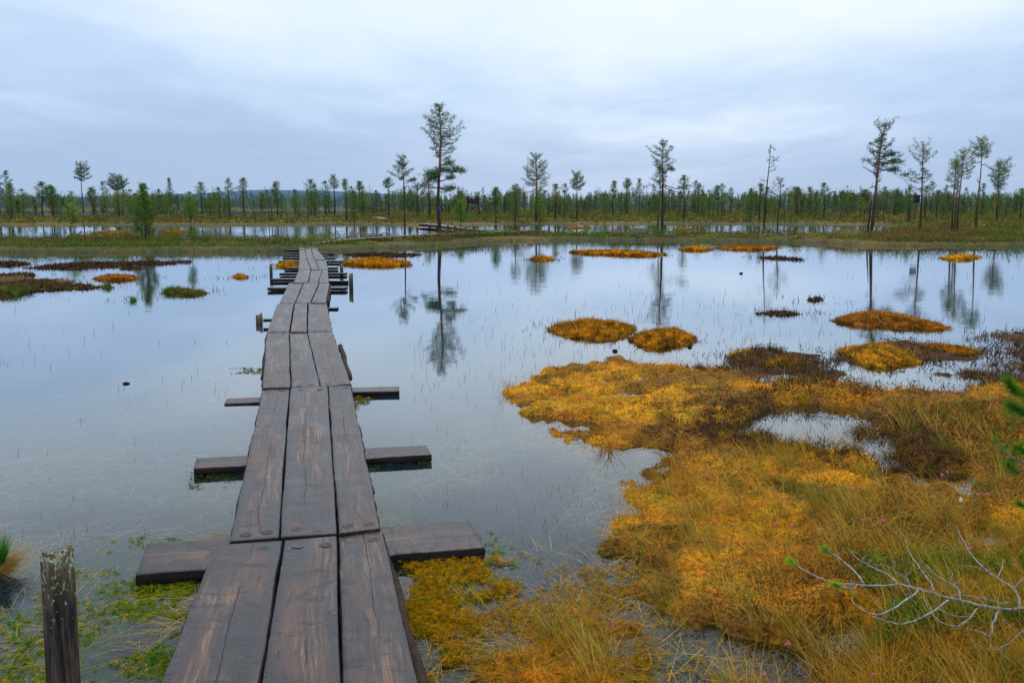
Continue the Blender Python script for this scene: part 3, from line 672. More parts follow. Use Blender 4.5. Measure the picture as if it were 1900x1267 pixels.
# drowned green moss stars
def stars(n, u0, u1, v0, v1, thr, s, zr, pal, c0=None):
    u, v, X, Y, h = scatter(n, u0, u1, v0, v1)
    k = (.35*fbm(X*1.5, Y*1.5, 170)+.65*fbm(X*5, Y*5, 171) > thr) & (h < .03)
    if c0 is not None: k &= sdf(c0, X+.55*(fbm(X*3.5, Y*3.5, 175)-.5), Y+.8*(fbm(X*3.5, Y*3.5, 176)-.5)) > .10*(fbm(X*12, Y*12, 177)-.5)*4
    X, Y = X[k], Y[k]; n = len(X); Z = R.uniform(*zr, n)
    J = 17; P = np.repeat(np.stack([X, Y, Z], -1), J, 0)
    base = np.array(pal)[R.integers(len(pal), size=n)]
    cc = np.repeat(base, J, 0)*R.uniform(.5, 1.5, (n*J, 1))
    sc = np.repeat(R.uniform(.5, 1.3, n), J)*s
    P = P + R.normal(0, 1, P.shape)*np.array((.45, .45, .2))*sc[:, None]
    return leaves(P, sc*1.0, sc*.17, cc, .35)
GRN = [(.08, .24, .01), (.13, .30, .012), (.24, .30, .012), (.06, .15, .01)]
OLV = [(.58, .38, .012), (.36, .34, .012), (.62, .30, .012), (.16, .26, .01)]
LF = reg([(60, 1100), (150, 1035), (230, 1000), (300, 990), (425, 985), (400, 1040), (330, 1180), (290, 1300), (200, 1500), (-100, 1500), (0, 1200)])
DGR = [(.06, .13, .01), (.12, .14, .012), (.09, .07, .02), (.05, .09, .01), (.14, .18, .012)]
BL1 = reg([(352, 880), (400, 872), (455, 872), (470, 900), (420, 884), (380, 886), (360, 900)]); BL2 = reg([(684, 856), (796, 848), (800, 855), (760, 858), (700, 878), (690, 884)]); BL3 = reg([(652, 736), (676, 735), (676, 746), (652, 747)]); BL4 = reg([(670, 737), (742, 733), (744, 741), (670, 746)])
LFI = reg([(250, 1085), (380, 1070), (375, 1120), (330, 1250), (290, 1260), (270, 1150)])
RF = reg([(720, 1030), (890, 1045), (890, 990), (940, 1000), (960, 1050), (900, 1120), (830, 1180), (800, 1290), (780, 1230)])
RF2 = reg([(870, 950), (930, 960), (960, 1010), (900, 1050), (880, 1000)])
parts = [stars(16000, -50, 430, 985, 1350, .42, .012, (-.07, -.02), GRN, LF), stars(14000, -50, 430, 985, 1350, .50, .013, (-.02, .004), GRN+OLV[:2], LF), stars(6000, 200, 430, 1050, 1300, .46, .012, (-.015, .010), OLV[1:2]+GRN[:3], LFI),
         stars(7000, 715, 970, 940, 1300, .36, .014, (-.04, .016), OLV+GRN[:1], RF), stars(16000, 715, 970, 1030, 1300, .46, .011, (-.025, .026), [(.62, .32, .008), (.50, .34, .010), (.58, .24, .006), (.26, .26, .012), (.22, .10, .01)], RF), stars(15000, 760, 1350, 1040, 1400, .52, .011, (-.02, .028), [(.60, .30, .008), (.48, .32, .010), (.56, .22, .006), (.22, .10, .01)], SHAL), stars(2600, 345, 470, 862, 925, .50, .009, (-.03, .012), DGR, BL1), stars(2600, 675, 810, 836, 885, .50, .009, (-.03, .012), DGR, BL2), stars(1600, 650, 690, 722, 750, .45, .010, (-.02, .03), OLV[:3]+DGR, BL3), stars(1200, 650, 750, 720, 750, .50, .009, (-.03, .004), DGR, BL4), stars(420, 424, 488, 678, 688, .50, .012, (-.015, .008), DGR+OLV[:1], None), stars(700, 505, 556, 486, 498, .5, .03, (-.02, .01), OLV+DGR, None), stars(1200, 860, 980, 940, 1060, .45, .014, (-.08, -.02), GRN, RF2),
         stars(13000, 760, 1350, 1010, 1400, .47, .011, (-.03, .015), OLV+[(.30, .14, .02), (.20, .12, .02)], SHAL),
         stars(900, 330, 470, 860, 990, .52, .012, (-.10, -.03), GRN), stars(900, 690, 760, 860, 990, .45, .012, (-.08, -.02), OLV[:2]+GRN[:2])]
V, fl, C = join(parts); o = mesh_np('drowned_moss', V, fl, M_moss, col=C); tag(o, 'green and olive peat moss just under the water beside the planks', 'moss', kind='stuff')
# ------------------------------------------------------------------ boardwalk
DZ = .15; TH = .052
def plank(NL, NR, FL, FR, z0, z1, parent, name='plank', th=TH, wav=.006, bark=.012, W=None):
    """corners in metres (xy), tops z0 (near) z1 (far)"""
    NL, NR, FL, FR = [np.asarray(p, float)[:2] for p in (NL, NR, FL, FR)]
    Ln = np.linalg.norm((FL+FR)/2-(NL+NR)/2); wd = np.linalg.norm(NR-NL); nw = 8
    D = NL[1]; nl = int(np.clip(Ln/(.03 if D < 9 else .08), 6, 140))
    s = np.linspace(0, 1, nl+1); r0 = R.random()*50
    eL = wav*(fbm(s*Ln*1.6+r0, s*0, 1)-.5)*2.6; eR = wav*(fbm(s*Ln*1.6+r0, s*0+9, 2)-.5)*2.6
    bL = bark*fbm(s*Ln*9+r0, s*0+3, 3)*1.6; bR = bark*fbm(s*Ln*9+r0, s*0+5, 4)*1.6
    tp = np.sin(np.clip(s*Ln/.35, 0, 1)*1.57)*np.sin(np.clip((1-s)*Ln/.35, 0, 1)*1.57); warp = .010*(fbm(s*Ln*.8+r0, s*0+7, 5)-.5)*tp
    Lp = NL+(FL-NL)*s[:, None]; Rp = NR+(FR-NR)*s[:, None]
    acr = (Rp-Lp)/np.linalg.norm(Rp-Lp, axis=1)[:, None]
    Lp = Lp-acr*eL[:, None]; Rp = Rp+acr*eR[:, None]
    z = z0+(z1-z0)*s+warp
    rows = []; uv = []
    js = np.concatenate([[0, .02], np.linspace(.1, .9, nw-3), [.98, 1]]); lm = R.random()*20
    for j, q in enumerate(js):
        p = Lp+(Rp-Lp)*q
        dz = -.004 if q in (0, 1) else 0
        cup = 0
        und = .003*(fbm(s*Ln*7+r0, s*0+q*3+lm, 6)-.5)*(3.2 if (q < .3 or q > .7) else 1)*tp
        rows.append(np.column_stack([p, z+dz+cup+und])); uv.append(np.column_stack([np.full(nl+1, (q-.5)*wd), s*Ln]))
    for side, (E, b, sg) in enumerate(((Rp, bR, 1), (Lp, bL, -1))):
        for dd in ((.55, 1.0) if side == 0 else (1.0, .55)):
            p = E+acr*(sg*b*(dd if dd < 1 else .8))[:, None]
            rows.append(np.column_stack([p, z-th*dd])); uv.append(np.column_stack([np.full(nl+1, sg*(wd*.5+th*dd)), s*Ln]))
    V = np.stack(rows, 1); m_ = V.shape[1]; V = V.reshape(-1, 3); UV = np.stack(uv, 1).reshape(-1, 2)
    Q = []; mi = []
    nt = len(js)
    for i in range(nl):
        for j in range(m_):
            k = (j+1) % m_; Q.append((i*m_+j, i*m_+k, (i+1)*m_+k, (i+1)*m_+j)); mi.append(0 if j < nt-1 else 1)
    cap0 = np.arange(m_)[::-1][None]; cap1 = (nl*m_+np.arange(m_))[None]
    mi += [1, 1]
    return mesh_np(name, V, [np.array(Q), cap0, cap1], [M_wood, M_woodside], parent, uv=UV, midx=np.array(mi), smooth=False)
bw = empty('boardwalk', (G(540, 1300, 0)[0], G(540, 1300, 0)[1], 0), 'long three-plank wooden boardwalk running from the foreground over the pond to the bank', 'boardwalk')
bw.location = (0, 0, 0)
H2 = DZ
# joint rows: at each joint (v, [edge u x4]) for near side of the section and its far side
SEC = [
 ((1330, [272, 473, 636, 796]), (None, None, (1010, 403), (1002, 525), (993, 627), (982, 708))),
 (None, ((1005, 427), (997, 519), (990, 628), (980, 705)), ((724, 487), (719, 537.5), (717, 609), (714.5, 650))),
 (None, ((720, 488), (718.5, 539.5), (718, 595), (712, 651)), ((617.5, 495), (617, 537), (616.6, 570), (615.7, 617))),
 (None, ((617, 495.5), (616.6, 538), (616.3, 570), (615, 616)), ((563.5, 515), (562.6, 546), (562.2, 571), (563, 606))),
 (None, ((563, 518.5), (562.3, 547.5), (562, 576.5), (562.6, 604)), ((525.5, 536), (525, 563), (525, 592), (525.5, 611))),
 (None, ((525, 545), (524.6, 572), (524.6, 590.5), (525, 610)), ((501, 554), (500.5, 577), (500.5, 598), (501, 608))),
 (None, ((500.6, 554), (500.2, 577), (500.2, 592), (500.6, 609)), ((482.3, 555), (482, 570), (482, 585), (482.3, 605))),
 (None, ((482, 556), (481.8, 569.5), (481.8, 584), (482, 604)), ((463.3, 555.6), (463, 566), (463, 577), (463.3, 589))),
 (None, ((463, 555), (463, 566), (463, 578), (463, 590)), ((452.3, 555), (452, 564), (452, 576), (452.3, 589))),
]
def gp(vu, z): return G(vu[1], vu[0], z)[:2]
WCH = [[(1, 2), (1, 2)]]*12
first = [(1330, 272), (1330, 473), (1330, 636), (1330, 790)]
for i in range(9):
    if i == 0: near = first; far = SEC[0][1][2:]
    else: near, far = SEC[i][1], SEC[i][2]
    for j in range(3):
        z = DZ + [0, .007, -.006][(i*2+j) % 3]
        n0, n1, f0, f1 = [gp(p, z) for p in (near[j], near[j+1], far[j], far[j+1])]
        # leave a real gap between neighbouring planks
        gap = .0045 if i < 3 else .008
        gl_ = gap*(0 if j == 0 else 1); gr_ = gap*(0 if j == 2 else 1)
        gl2 = gl_*(1+R.random()); gr2 = gr_*(1+R.random())
        a = (n1-n0)/np.linalg.norm(n1-n0); b = (f1-f0)/np.linalg.norm(f1-f0)
        n0 = n0+a*gl_; n1 = n1-a*gr2; f0 = f0+b*gl2; f1 = f1-b*gr_
        # split lengthwise joint gap
        dn = (f0-n0)/np.linalg.norm(f0-n0); jj = R.uniform(.003, .012)
        f0 = f0-dn*jj; f1 = f1-dn*jj
        pk = plank(n0, n1, f0, f1, z, z, bw, wav=.004 if j == 1 else .006, bark=.02 if j != 1 else .003)
        # bolts
        if i < 4:
            for end, ins in ((0, .10), (1, .11)):
                if i == 0 and end == 0: continue
                A, B = (n0, n1) if end == 0 else (f0, f1)
                dirn = dn if end == 0 else -dn
                for q in (.27, .74):
                    c = A+(B-A)*(q+R.uniform(-.05, .05))+dirn*(ins+R.uniform(-.02, .02))
                    mb = MB(); k = 14; a_ = np.arange(k)*6.283/k
                    ring = lambda r, zz: np.column_stack([c[0]+r*np.cos(a_), c[1]+r*np.sin(a_), np.full(k, zz)])
                    Vv = np.vstack([ring(.030, z+.0012), ring(.026, z+.0026), ring(.020, z+.0024), ring(.0185, z+.0010), ring(.0110, z+.0018), [[c[0], c[1], z+.0020]]])
                    Qq = [(r_*k+x, r_*k+(x+1) % k, (r_+1)*k+(x+1) % k, (r_+1)*k+x) for r_ in range(4) for x in range(k)]
                    mb.add(Vv, [(4*k+x, 4*k+(x+1) % k, 5*k) for x in range(k)], Qq)
                    mb.build('bolt', M_bolt if R.random() < .35 else M_recess, pk)  # most discs get the near-black colour to look recessed
# cross supports: (v, uL, uR, top z, width)
def support(pL, pR, ztop, width, th, parent, dz=0):
    pL = np.asarray(pL, float); pR = np.asarray(pR, float)
    # a slab laid across: length runs left to right
    dr = (pR-pL)/np.linalg.norm(pR-pL); nrm = np.array((dr[1], -dr[0]))*width/2     # toward viewer
    return plank(pL+nrm*-1, pL+nrm, pR+nrm*-1, pR+nrm, ztop, ztop+dz, parent, 'cross_beam', th, .004, .008)
U = DZ-TH-.006
def sup(vL, uL, vR, uR, z, w, th, par=bw):
    a = G(uL, vL, z)[:2]; b = G(uR, vR, z)[:2]; return support(a, b, z, w, th, par)
sup(1036, 263, 989, 884, U-.032, .44, .052)          # at the first joint
sup(859, 362, 834, 795, U-.04, .28, .045)
sup(724, 600, 721, 741, U-.05, .24, .040); sup(744, 419, 738, 600, .014, .24, .03)
sup(592, 488, 590, 560, U, .10, .04); sup(571, 560, 571, 627, .03, .16, .04)
for (vv, ul, ur, z, w) in [(533, 499.5, 643.5, U, .3), (517, 504.5, 570, U, .3), (521, 590, 646, .08, .12), (506.5, 520.7, 643, U, .28),
                           (496, 530, 626.4, U, .3), (484, 519, 637, U, .3), (478, 526, 621, U, .28), (473.5, 526.5, 609, U, .28), (469, 528, 620, U, .3), (463.5, 530, 605, U, .3), (458, 546, 602, U, .3), (455, 540, 610, .10, .3)]:
    sup(vv, ul, vv, ur, z-.018, w, .06)
# longitudinal bearer logs below the deck edge
for (pts, r) in [([(1290, 786), (1150, 748), (1020, 712)], .03), ([(700, 489), (650, 492), (625, 497)], .03), ([(560, 607), (540, 606), (528, 612)], .03), ([(700, 648), (660, 640), (640, 632)], .03)]:
    P = np.array([np.append(G(uu, vv, .10)[:2], .085) for vv, uu in pts]); P = np.array([P[0]+(P[-1]-P[0])*s_ for s_ in np.linspace(0, 1, 14)]); P[:, 0] += .006*np.sin(np.arange(14)*.9)
    mb = MB(); mb.tube(P, r, 8, (.16, .12, .10), .12); mb.build('bearer_log', M_bark, bw)
# boardwalk on the bank after the bend
def walk(pts, width, parent, n=2, seg=4.0):
    P = np.array([np.append(G(a, b, z)[:2], z) for a, b, z in pts])
    d = np.concatenate([[0], np.cumsum(np.linalg.norm(np.diff(P[:, :2], axis=0), axis=1))])
    k = max(1, int(round(d[-1]/seg))); ss = np.linspace(0, d[-1], k+1)
    Q = np.stack([np.interp(ss, d, P[:, i]) for i in range(3)], -1)
    for i in range(k):
        a, b = Q[i], Q[i+1]; dr = (b-a)[:2]/np.linalg.norm((b-a)[:2]); nr_ = np.array((-dr[1], dr[0]))
        j0 = R.uniform(-.06, .06)
        for j in range(n):
            o0 = (-width/2+width*j/n+.008+j0)*nr_; o1 = (-width/2+width*(j+1)/n-.008+j0)*nr_
            plank(a[:2]+o1, a[:2]+o0, b[:2]+o1-dr*.03, b[:2]+o0-dr*.03, a[2], b[2], parent, th=.06)
        m_ = a[:2]; support(m_-nr_*(width*.5+.35), m_+nr_*(width*.5+.2), a[2]-.075, .25, .10, parent)
        mid = (a+b)/2; support(mid[:2]-nr_*(width*.5+.25), mid[:2]+nr_*(width*.5+.25), mid[2]-.075, .2, .12, parent)
walk([(572, 452.2, .21), (600, 449.6, .24), (621, 446, .27), (651, 443, .30), (700, 440.3, .33), (753, 437.5, .36), (816, 434, .38), (901, 431.6, .38), (945, 429, .38), (1000, 428, .36)], .75, bw, 3, 4.2)
bw2 = empty('boardwalk', (0, 0, 0), 'rear stretch of boardwalk crossing the second pond behind the tall pine', 'boardwalk')
walk([(945, 430.2, .26), (910, 428, .26), (878, 425, .26), (845, 421.3, .28), (829, 419.5, .28), (812, 417.2, .28), (782, 414.8, .28)], .8, bw2, 2, 4.2)
bw3 = empty('boardwalk', (0, 0, 0), 'small pale piece of boardwalk far off in the heath left of the tall pine', 'boardwalk')
walk([(712, 406.4, .3), (706, 404.6, .4), (699, 402.8, .45)], 1.1, bw3, 2, 5)
# posts
def post(u, vtop, D, r, label, lean=0.0, below=-.3, ku=0, rough=.12, group=None):
    zt = zof(vtop, D); p = at(u, D, zt); n = 26; k = 40 if D < 6 else 10
    m = m_post('post_wood', zt)
    s = np.linspace(0, 1, n); z = below+(zt-below)*s
    ang = np.arange(k)*6.283/k
    rad = r*(1+.05*np.sin(3*ang)+.04*np.sin(7*ang+1)) ; V = []
    for i in range(n):
        rr_ = rad*(1+.015*(R.random(k)-.5)) * (1.04-.04*s[i]) * (1+.03*(vn(ang*4, ang*0+s[i]*1.5, 5)-.5))
        rr_ = rr_*(1+rough*.5*(vn(ang*9, ang*0+s[i]*2, 9)-.5))
        zz = np.full(k, z[i])
        if i == n-1: zz = zz + .035*r/.055*(vn(ang*2.4, ang*0, 7)-.4) + .02*np.cos(ang-.4)*r/.055
        V.append(np.column_stack([rr_*np.cos(ang)+lean*z[i], rr_*np.sin(ang), zz]))
    V = np.vstack(V)
    top = V[-k:]; r2 = top.copy(); r2[:, :2] = (top[:, :2]-[lean*zt, 0])*.6+[lean*zt, 0]; r2[:, 2] -= R.uniform(0, .012, k)*r/.055
    r3 = top.copy(); r3[:, :2] = (top[:, :2]-[lean*zt, 0])*.25+[lean*zt, 0]; r3[:, 2] -= R.uniform(.0, .02, k)*r/.055
    V = np.vstack([V, r2, r3, [[lean*zt, 0, zt-.012]]])
    rings = n+2
    Q = np.array([(i*k+j, i*k+(j+1) % k, (i+1)*k+(j+1) % k, (i+1)*k+j) for i in range(rings-1) for j in range(k)])
    T = np.array([((rings-1)*k+j, (rings-1)*k+(j+1) % k, rings*k) for j in range(k)])
    o = mesh_np('wooden_post', V, [Q, T], m); o.location = (p[0]-lean*zt, D, 0)
    tag(o, label, 'post', group)
    return o
post(105, 1026, 3.35, .054, 'thick old post with pale lichen on its top in the near left corner', .014)
post(480.5, 583.5, 15.0, .052, 'short dark post left of the boardwalk, nearest of the small ones', 0)
post(502.5, 490, 25.5, .04, 'thin post left of the boardwalk far along, facing a pair of posts')
post(651, 508, 21.5, .045, 'tall post right of the boardwalk standing clear of a thin rail')
post(633.5, 490.5, 25.8, .045, 'short post right of the boardwalk behind the taller one')
for uu, vt, dd in ((831, 415.5, 72), (844, 417, 69), (879, 417, 65), (864, 419, 68)):
    post(uu, vt, dd, .07, 'small dark stake beside the rear boardwalk in the second pond', group='stakes by the rear boardwalk')
# small peat lumps and drifting bits
def lump(u, v, s, label, flat=.7):
    p = G(u, v, 0); k = 12; V = []; Q = []
    for i in range(7):
        ph = i*math.pi/6
        for j in range(k):
            th_ = j*6.283/k; r = s*(.75+.5*R.random()); V.append((r*math.sin(ph)*math.cos(th_), r*math.sin(ph)*math.sin(th_), r*math.cos(ph)*flat))
    for i in range(6):
        for j in range(k): Q.append((i*k+j, (i+1)*k+j, (i+1)*k+(j+1) % k, i*k+(j+1) % k))
    mb = MB(); mb.add(V, None, Q, (.10, .06, .045)); o = mb.build('peat_lump', M_bark); o.location = p + np.array((0, 0, s*.15)); tag(o, label, 'peat lump')
lump(1141, 652, .032, 'dark round peat lump alone in the water below the two hummocks')
lump(1280, 645, .028, 'dark peat lump at the right foot of the small domed hummock')
lump(234, 712, .035, 'dark leaf-like scrap floating alone on the left pond', .35)
lump(1375, 508, .05, 'small green-black clump in open water below the bare pine', .6)
# ------------------------------------------------------------------ trees
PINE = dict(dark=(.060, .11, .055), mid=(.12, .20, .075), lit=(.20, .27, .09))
def crown_build(sx, H, z0, prof, nb, rng, cl=.17, nn=22, nl=.13, nwd=.022, pal=None, dens=1.0, droop=.25, rise=.35, trunkr=.1, bare=0.0, bmb=None, brc=(.5, .42, .36), topflat=False):
    """returns (blades) ; adds limbs to bmb. prof: list of (z, left, right) metres"""
    pz = np.array([p[0] for p in prof]); o = np.argsort(pz); pz = pz[o]; pl = np.array([p[1] for p in prof])[o]; pr = np.array([p[2] for p in prof])[o]
    cen = []; out = []; shade = []; nb = max(1, int(nb*.82))
    for i in range(nb):
        q = (i+.5+rng.uniform(-.5, .5))/nb; z = z0+(H-z0)*min(.99, q**.9)
        az = i*2.39996+rng.uniform(-.5, .5); c, s = math.cos(az), math.sin(az)
        L = np.interp(z, pz, pl); Rr = np.interp(z, pz, pr)
        base = L*(1-c)/2+Rr*(1+c)/2
        reach = max(.06, base*rng.uniform(.45, 1.18))
        if base < .05: continue
        ax = sx(z); st = np.array((ax[0], ax[1], z))
        zr = (z-z0)/(H-z0+1e-6); up = rise*(-.1+1.1*zr**1.5)+(.5 if zr > .85 else 0)
        K = 5; P = [st]
        for k in range(1, K+1):
            f = k/K; hz = reach*f
            P.append(st+np.array((c*hz, s*hz, reach*(up*f-droop*f*(1-f)*2+.18*f*f)))+np.array([rng.uniform(-.04, .04)*reach for _ in range(3)])*f)
        P = np.array(P)
        if bmb is not None: bmb.tube(P, np.linspace(max(.012, trunkr*.28*(.5+reach*.4)), .006, K+1), 4, brc)
        if rng.random() < bare:
            for _ in range(3):
                f = rng.uniform(.4, 1); b = P[0]+(P[-1]-P[0])*f; d = np.array((c+rng.uniform(-1, 1), s+rng.uniform(-1, 1), rng.uniform(-.2, .6)))*reach*.25
                if bmb is not None: bmb.tube([b, b+d*.5+np.array((0, 0, .02)), b+d], [.007, .005, .003], 3, brc)
            continue
        nc = max(2, int((1.9+reach*4.6)*dens))
        for k in range(nc):
            f = 1-.72*(k/max(1, nc))**1.1 if reach > .3 else rng.uniform(.3, 1)
            b = np.array([np.interp(f*K, range(K+1), P[:, a]) for a in range(3)])
            lat = rng.uniform(-1, 1)*reach*.38*(1.15-f*.7)
            e = b+np.array((-s*lat+c*abs(lat)*.2, c*lat+s*abs(lat)*.2, rng.uniform(.0, .10)*reach+.02))
            if bmb is not None and abs(lat) > .08: bmb.tube([b-np.array((c, s, 0))*.05, (b+e)/2, e], [.008, .006, .004], 3, brc)
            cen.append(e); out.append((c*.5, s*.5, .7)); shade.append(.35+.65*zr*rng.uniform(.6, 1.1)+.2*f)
    # leader
    ax = sx(H)
    for k in range(4): cen.append(np.array((ax[0]+rng.uniform(-.06, .06), ax[1]+rng.uniform(-.06, .06), H-.14*k))); out.append((0, 0, 1)); shade.append(1)
    cen = np.array(cen); out = np.array(out); shade = np.clip(np.array(shade), .1, 1.2); n = len(cen)
    P = np.repeat(cen, nn, 0); jit = R.normal(0, 1, P.shape)*np.array((.5, .5, .28))*cl; P = P+jit
    O = np.repeat(out, nn, 0)*.8
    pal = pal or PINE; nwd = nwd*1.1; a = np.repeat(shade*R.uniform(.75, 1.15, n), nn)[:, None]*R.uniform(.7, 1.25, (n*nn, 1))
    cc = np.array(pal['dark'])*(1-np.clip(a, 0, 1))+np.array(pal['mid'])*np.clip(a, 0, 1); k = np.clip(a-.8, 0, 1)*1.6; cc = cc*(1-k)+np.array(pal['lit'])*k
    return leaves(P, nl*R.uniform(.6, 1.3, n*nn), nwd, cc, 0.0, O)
def trunk_build(mb, sx, H, r, n=14, red=.35, lo=(.18, .15, .13), hi=(.85, .48, .34), below=.15, k=8):
    zs = np.linspace(-below, H, n)
    P = np.array([(*sx(z), z) for z in zs])
    # colour varies: separate stacked pieces share vertices colours by segment
    c = np.array([np.array(lo)*(1-f)+np.array(hi)*f for f in np.clip((zs/H-red)/.25, 0, 1)])
    s0 = mb.n
    mb.tube(P, r*(1-.8*np.linspace(0, 1, n)**1.1)*(1+.25*np.exp(-np.linspace(0, 1, n)*14)), k, None, .08)
    mb.C[-1] = np.vstack([np.repeat(c, k, 0), c[-1], c[0]])
SAP = dict(dark=(.10, .19, .03), mid=(.18, .32, .04), lit=(.28, .42, .05))
SPR = dict(dark=(.06, .13, .035), mid=(.12, .22, .04), lit=(.21, .33, .05))
BIR = dict(dark=(.13, .19, .05), mid=(.2, .28, .07), lit=(.28, .35, .09))
DRY = dict(dark=(.11, .14, .05), mid=(.18, .20, .07), lit=(.25, .26, .09))
def hero(u, D, vtop, label, prof, vcr, ut=None, nb=40, r=.10, pal=None, dens=1., bare=0., path=None, seed=1, name='pine_tree', zb=.05, cl=.12, nn=15, droop=.25, rise=.35, extra=None, nl=.12, nwd=.024, red=.35, hi=(.85, .48, .34), lo=(.18, .15, .13), cat='tree', group=None):
    rng = random.Random(seed); base = at(u, D, 0); H = zof(vtop, D)-zb
    px = (D*CP)/F
    ut = u if ut is None else ut
    if path is None: path = [(0, 0), (.35, (ut-u)*.2+rng.uniform(-1, 1)), (.7, (ut-u)*.65+rng.uniform(-1.5, 1.5)), (1, ut-u)]
    pf = np.array([p[0] for p in path]); pu = np.array([p[1] for p in path])*px
    w = rng.uniform(0, 6)
    sx = lambda z: (float(np.interp(z/H, pf, pu))+.012*H*.3*math.sin(z*1.1+w)*(0 < z < H), .015*H*.4*math.sin(z*.8+w*2))
    o = empty(name, (base[0], base[1], zb), label, cat, group)
    tb = MB(); r = r*.74; trunk_build(tb, sx, H, r, red=red, hi=hi, lo=lo)
    pr = [(zof(v, D)-zb, l*px, rr_*px) for v, l, rr_ in prof]
    z0 = zof(vcr, D)-zb
    parts = []
    if pal != 'none':
        parts.append(crown_build(sx, H, z0, pr, nb, rng, cl, nn, nl, nwd, pal, dens, droop, rise, r, bare, tb))
    for e in (extra or []):     # (v_start, du, dv, size): single limbs reaching to a clump
        vs, du, dv, sz, leafy = e
        z = zof(vs, D)-zb; a0 = np.array((*sx(z), z)); a1 = a0+np.array((du*px, rng.uniform(-.3, .3), -dv*px))
        mid = (a0+a1)/2+np.array((0, 0, -abs(du)*px*.12+.05)); P = np.array([a0, a0*.6+mid*.4+np.array((0, 0, -.03)), mid, mid*.4+a1*.6, a1])
        tb.tube(P, np.linspace(max(.02, r*.35), .01, 5), 5, (.45, .36, .3))
        for k_ in range(7):
            f = rng.uniform(.3, 1); b = P[0]+(a1-P[0])*f; b[2] = np.interp(f*4, range(5), P[:, 2]); d = np.array((du*px*.18*rng.uniform(.2, 1), rng.uniform(-.35, .35), rng.uniform(-.1, .3)))
            tb.tube([b, b+d*.5, b+d], [.01, .007, .004], 3, (.4, .33, .28))
        if leafy:
            n = int(sz*leafy*1.9)+3; cx = a1*.55+a0*.45 if leafy > 1.5 else a1*.8+a0*.2
            cs = cx+R.normal(0, 1, (n, 3))*np.array((sz*px*.42*(1.5 if leafy > 1.5 else 1), .3, sz*px*.22))
            P2 = np.repeat(cs, nn, 0)+R.normal(0, 1, (n*nn, 3))*np.array((.5, .5, .28))*cl
            a = np.repeat(R.uniform(.3, 1.1, n), nn)[:, None]; cc = np.array(PINE['dark'])*(1-np.clip(a, 0, 1))+np.array(PINE['mid'])*np.clip(a, 0, 1)
            parts.append(leaves(P2, nl*R.uniform(.6, 1.3, n*nn), nwd, cc, 0, np.array((0, 0, .5))))
    tb.build('trunk', M_bark, o, smooth=True)
    if parts:
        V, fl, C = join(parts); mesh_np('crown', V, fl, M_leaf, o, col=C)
    return o
# --- the single pines one can tell apart
hero(815, 51, 198, 'tallest pine, red-barked with a tall open crown, by the boardwalk bend', [(198, 6, 8), (215, 18, 16), (235, 30, 36), (246, 42, 32), (262, 24, 44), (275, 16, 40), (284, 16, 36), (292, 8, 22), (300, 5, 14), (318, 20, 10)], 296, 816.5, nb=64, r=.135, dens=1.15, seed=3, path=[(0, 0), (.3, -1), (.55, 3), (.8, 4), (1, 1.5)],
     extra=[(312, 52, 6, 16, 2.2), (306, 30, -6, 11, 1.6), (326, -26, 8, 15, 2.0), (322, -14, -2, 13, 1.6), (336, 26, -8, 10, 1.3), (342, -10, -24, 12, 0), (345, 18, 10, 12, .8), (350, 30, -2, 10, 1.0), (348, -34, -4, 9, .8), (330, -20, -8, 12, 1.5), (318, 8, -4, 13, 1.5)])
hero(752, 53, 293, 'slender dark-trunked pine with small flat crown left of the tallest pine', [(293, 5, 5), (305, 16, 16), (318, 26, 20), (328, 24, 26), (337, 8, 12)], 337, 748, nb=30, r=.075, seed=5, red=.55, hi=(.45, .30, .25), extra=[(340, 22, -6, 8, .5), (345, 10, 3, 6, 0)])
hero(995, 104, 293, 'broad-crowned pine on the second bank at the centre', [(293, 8, 8), (303, 20, 18), (318, 25, 24), (330, 28, 26), (343, 26, 26), (352, 8, 12)], 348, 994, nb=46, r=.19, cl=.20, nn=16, nl=.17, nwd=.045, seed=6, zb=.1, dens=.8, extra=[(350, -40, 10, 16, .8)])
hero(1001, 68, 353, 'pale green bushy young pine in front of the broad-crowned pine', [(353, 4, 4), (365, 14, 14), (375, 18, 19), (388, 12, 14), (396, 4, 4)], 396, 1001, nb=34, r=.06, pal=SAP, seed=7, red=2)
hero(956, 68, 345, 'thin pine with light green top right of the small round crown', [(345, 4, 4), (355, 12, 10), (366, 13, 13), (374, 8, 8), (380, 3, 3)], 376, 955, nb=24, r=.07, pal=DRY, seed=8, red=2)
hero(920, 85, 350, 'small pine with compact green spire crown behind the rear boardwalk', [(350, 2, 2), (360, 7, 7), (374, 10, 10), (382, 8, 8)], 384, 920, nb=34, r=.07, pal=SPR, cl=.2, nn=26, seed=9, red=2, nwd=.035)
hero(1070, 112, 325.5, 'single pine with a flat umbrella crown right of the broad-crowned pine', [(325, 6, 6), (333, 12, 13), (343, 14, 13), (350, 10, 12), (353, 5, 5)], 353, 1070, nb=34, r=.13, cl=.20, nn=16, nl=.17, nwd=.05, seed=10, zb=.1)
hero(1228, 62, 268.5, 'tall pine with lopsided crown and one long limb reaching right', [(268, 6, 6), (280, 20, 18), (293, 30, 14), (305, 34, 22), (316, 28, 24), (322, 10, 18), (330, 6, 8)], 330, 1227, nb=46, r=.125, seed=11, red=.5, extra=[(345, 42, 14, 4, 0), (342, 50, 8, 12, .8), (318, 20, -6, 9, 1.3), (334, -4, 2, 8, .8)])
hero(1221, 84, 312, 'second pine close behind the lopsided one with foliage on its left', [(312, 4, 3), (322, 14, 4), (335, 18, 6), (346, 22, 8), (356, 26, 6), (360, 8, 2)], 358, 1223, nb=26, r=.09, seed=12, cl=.22, nn=20, nwd=.035)
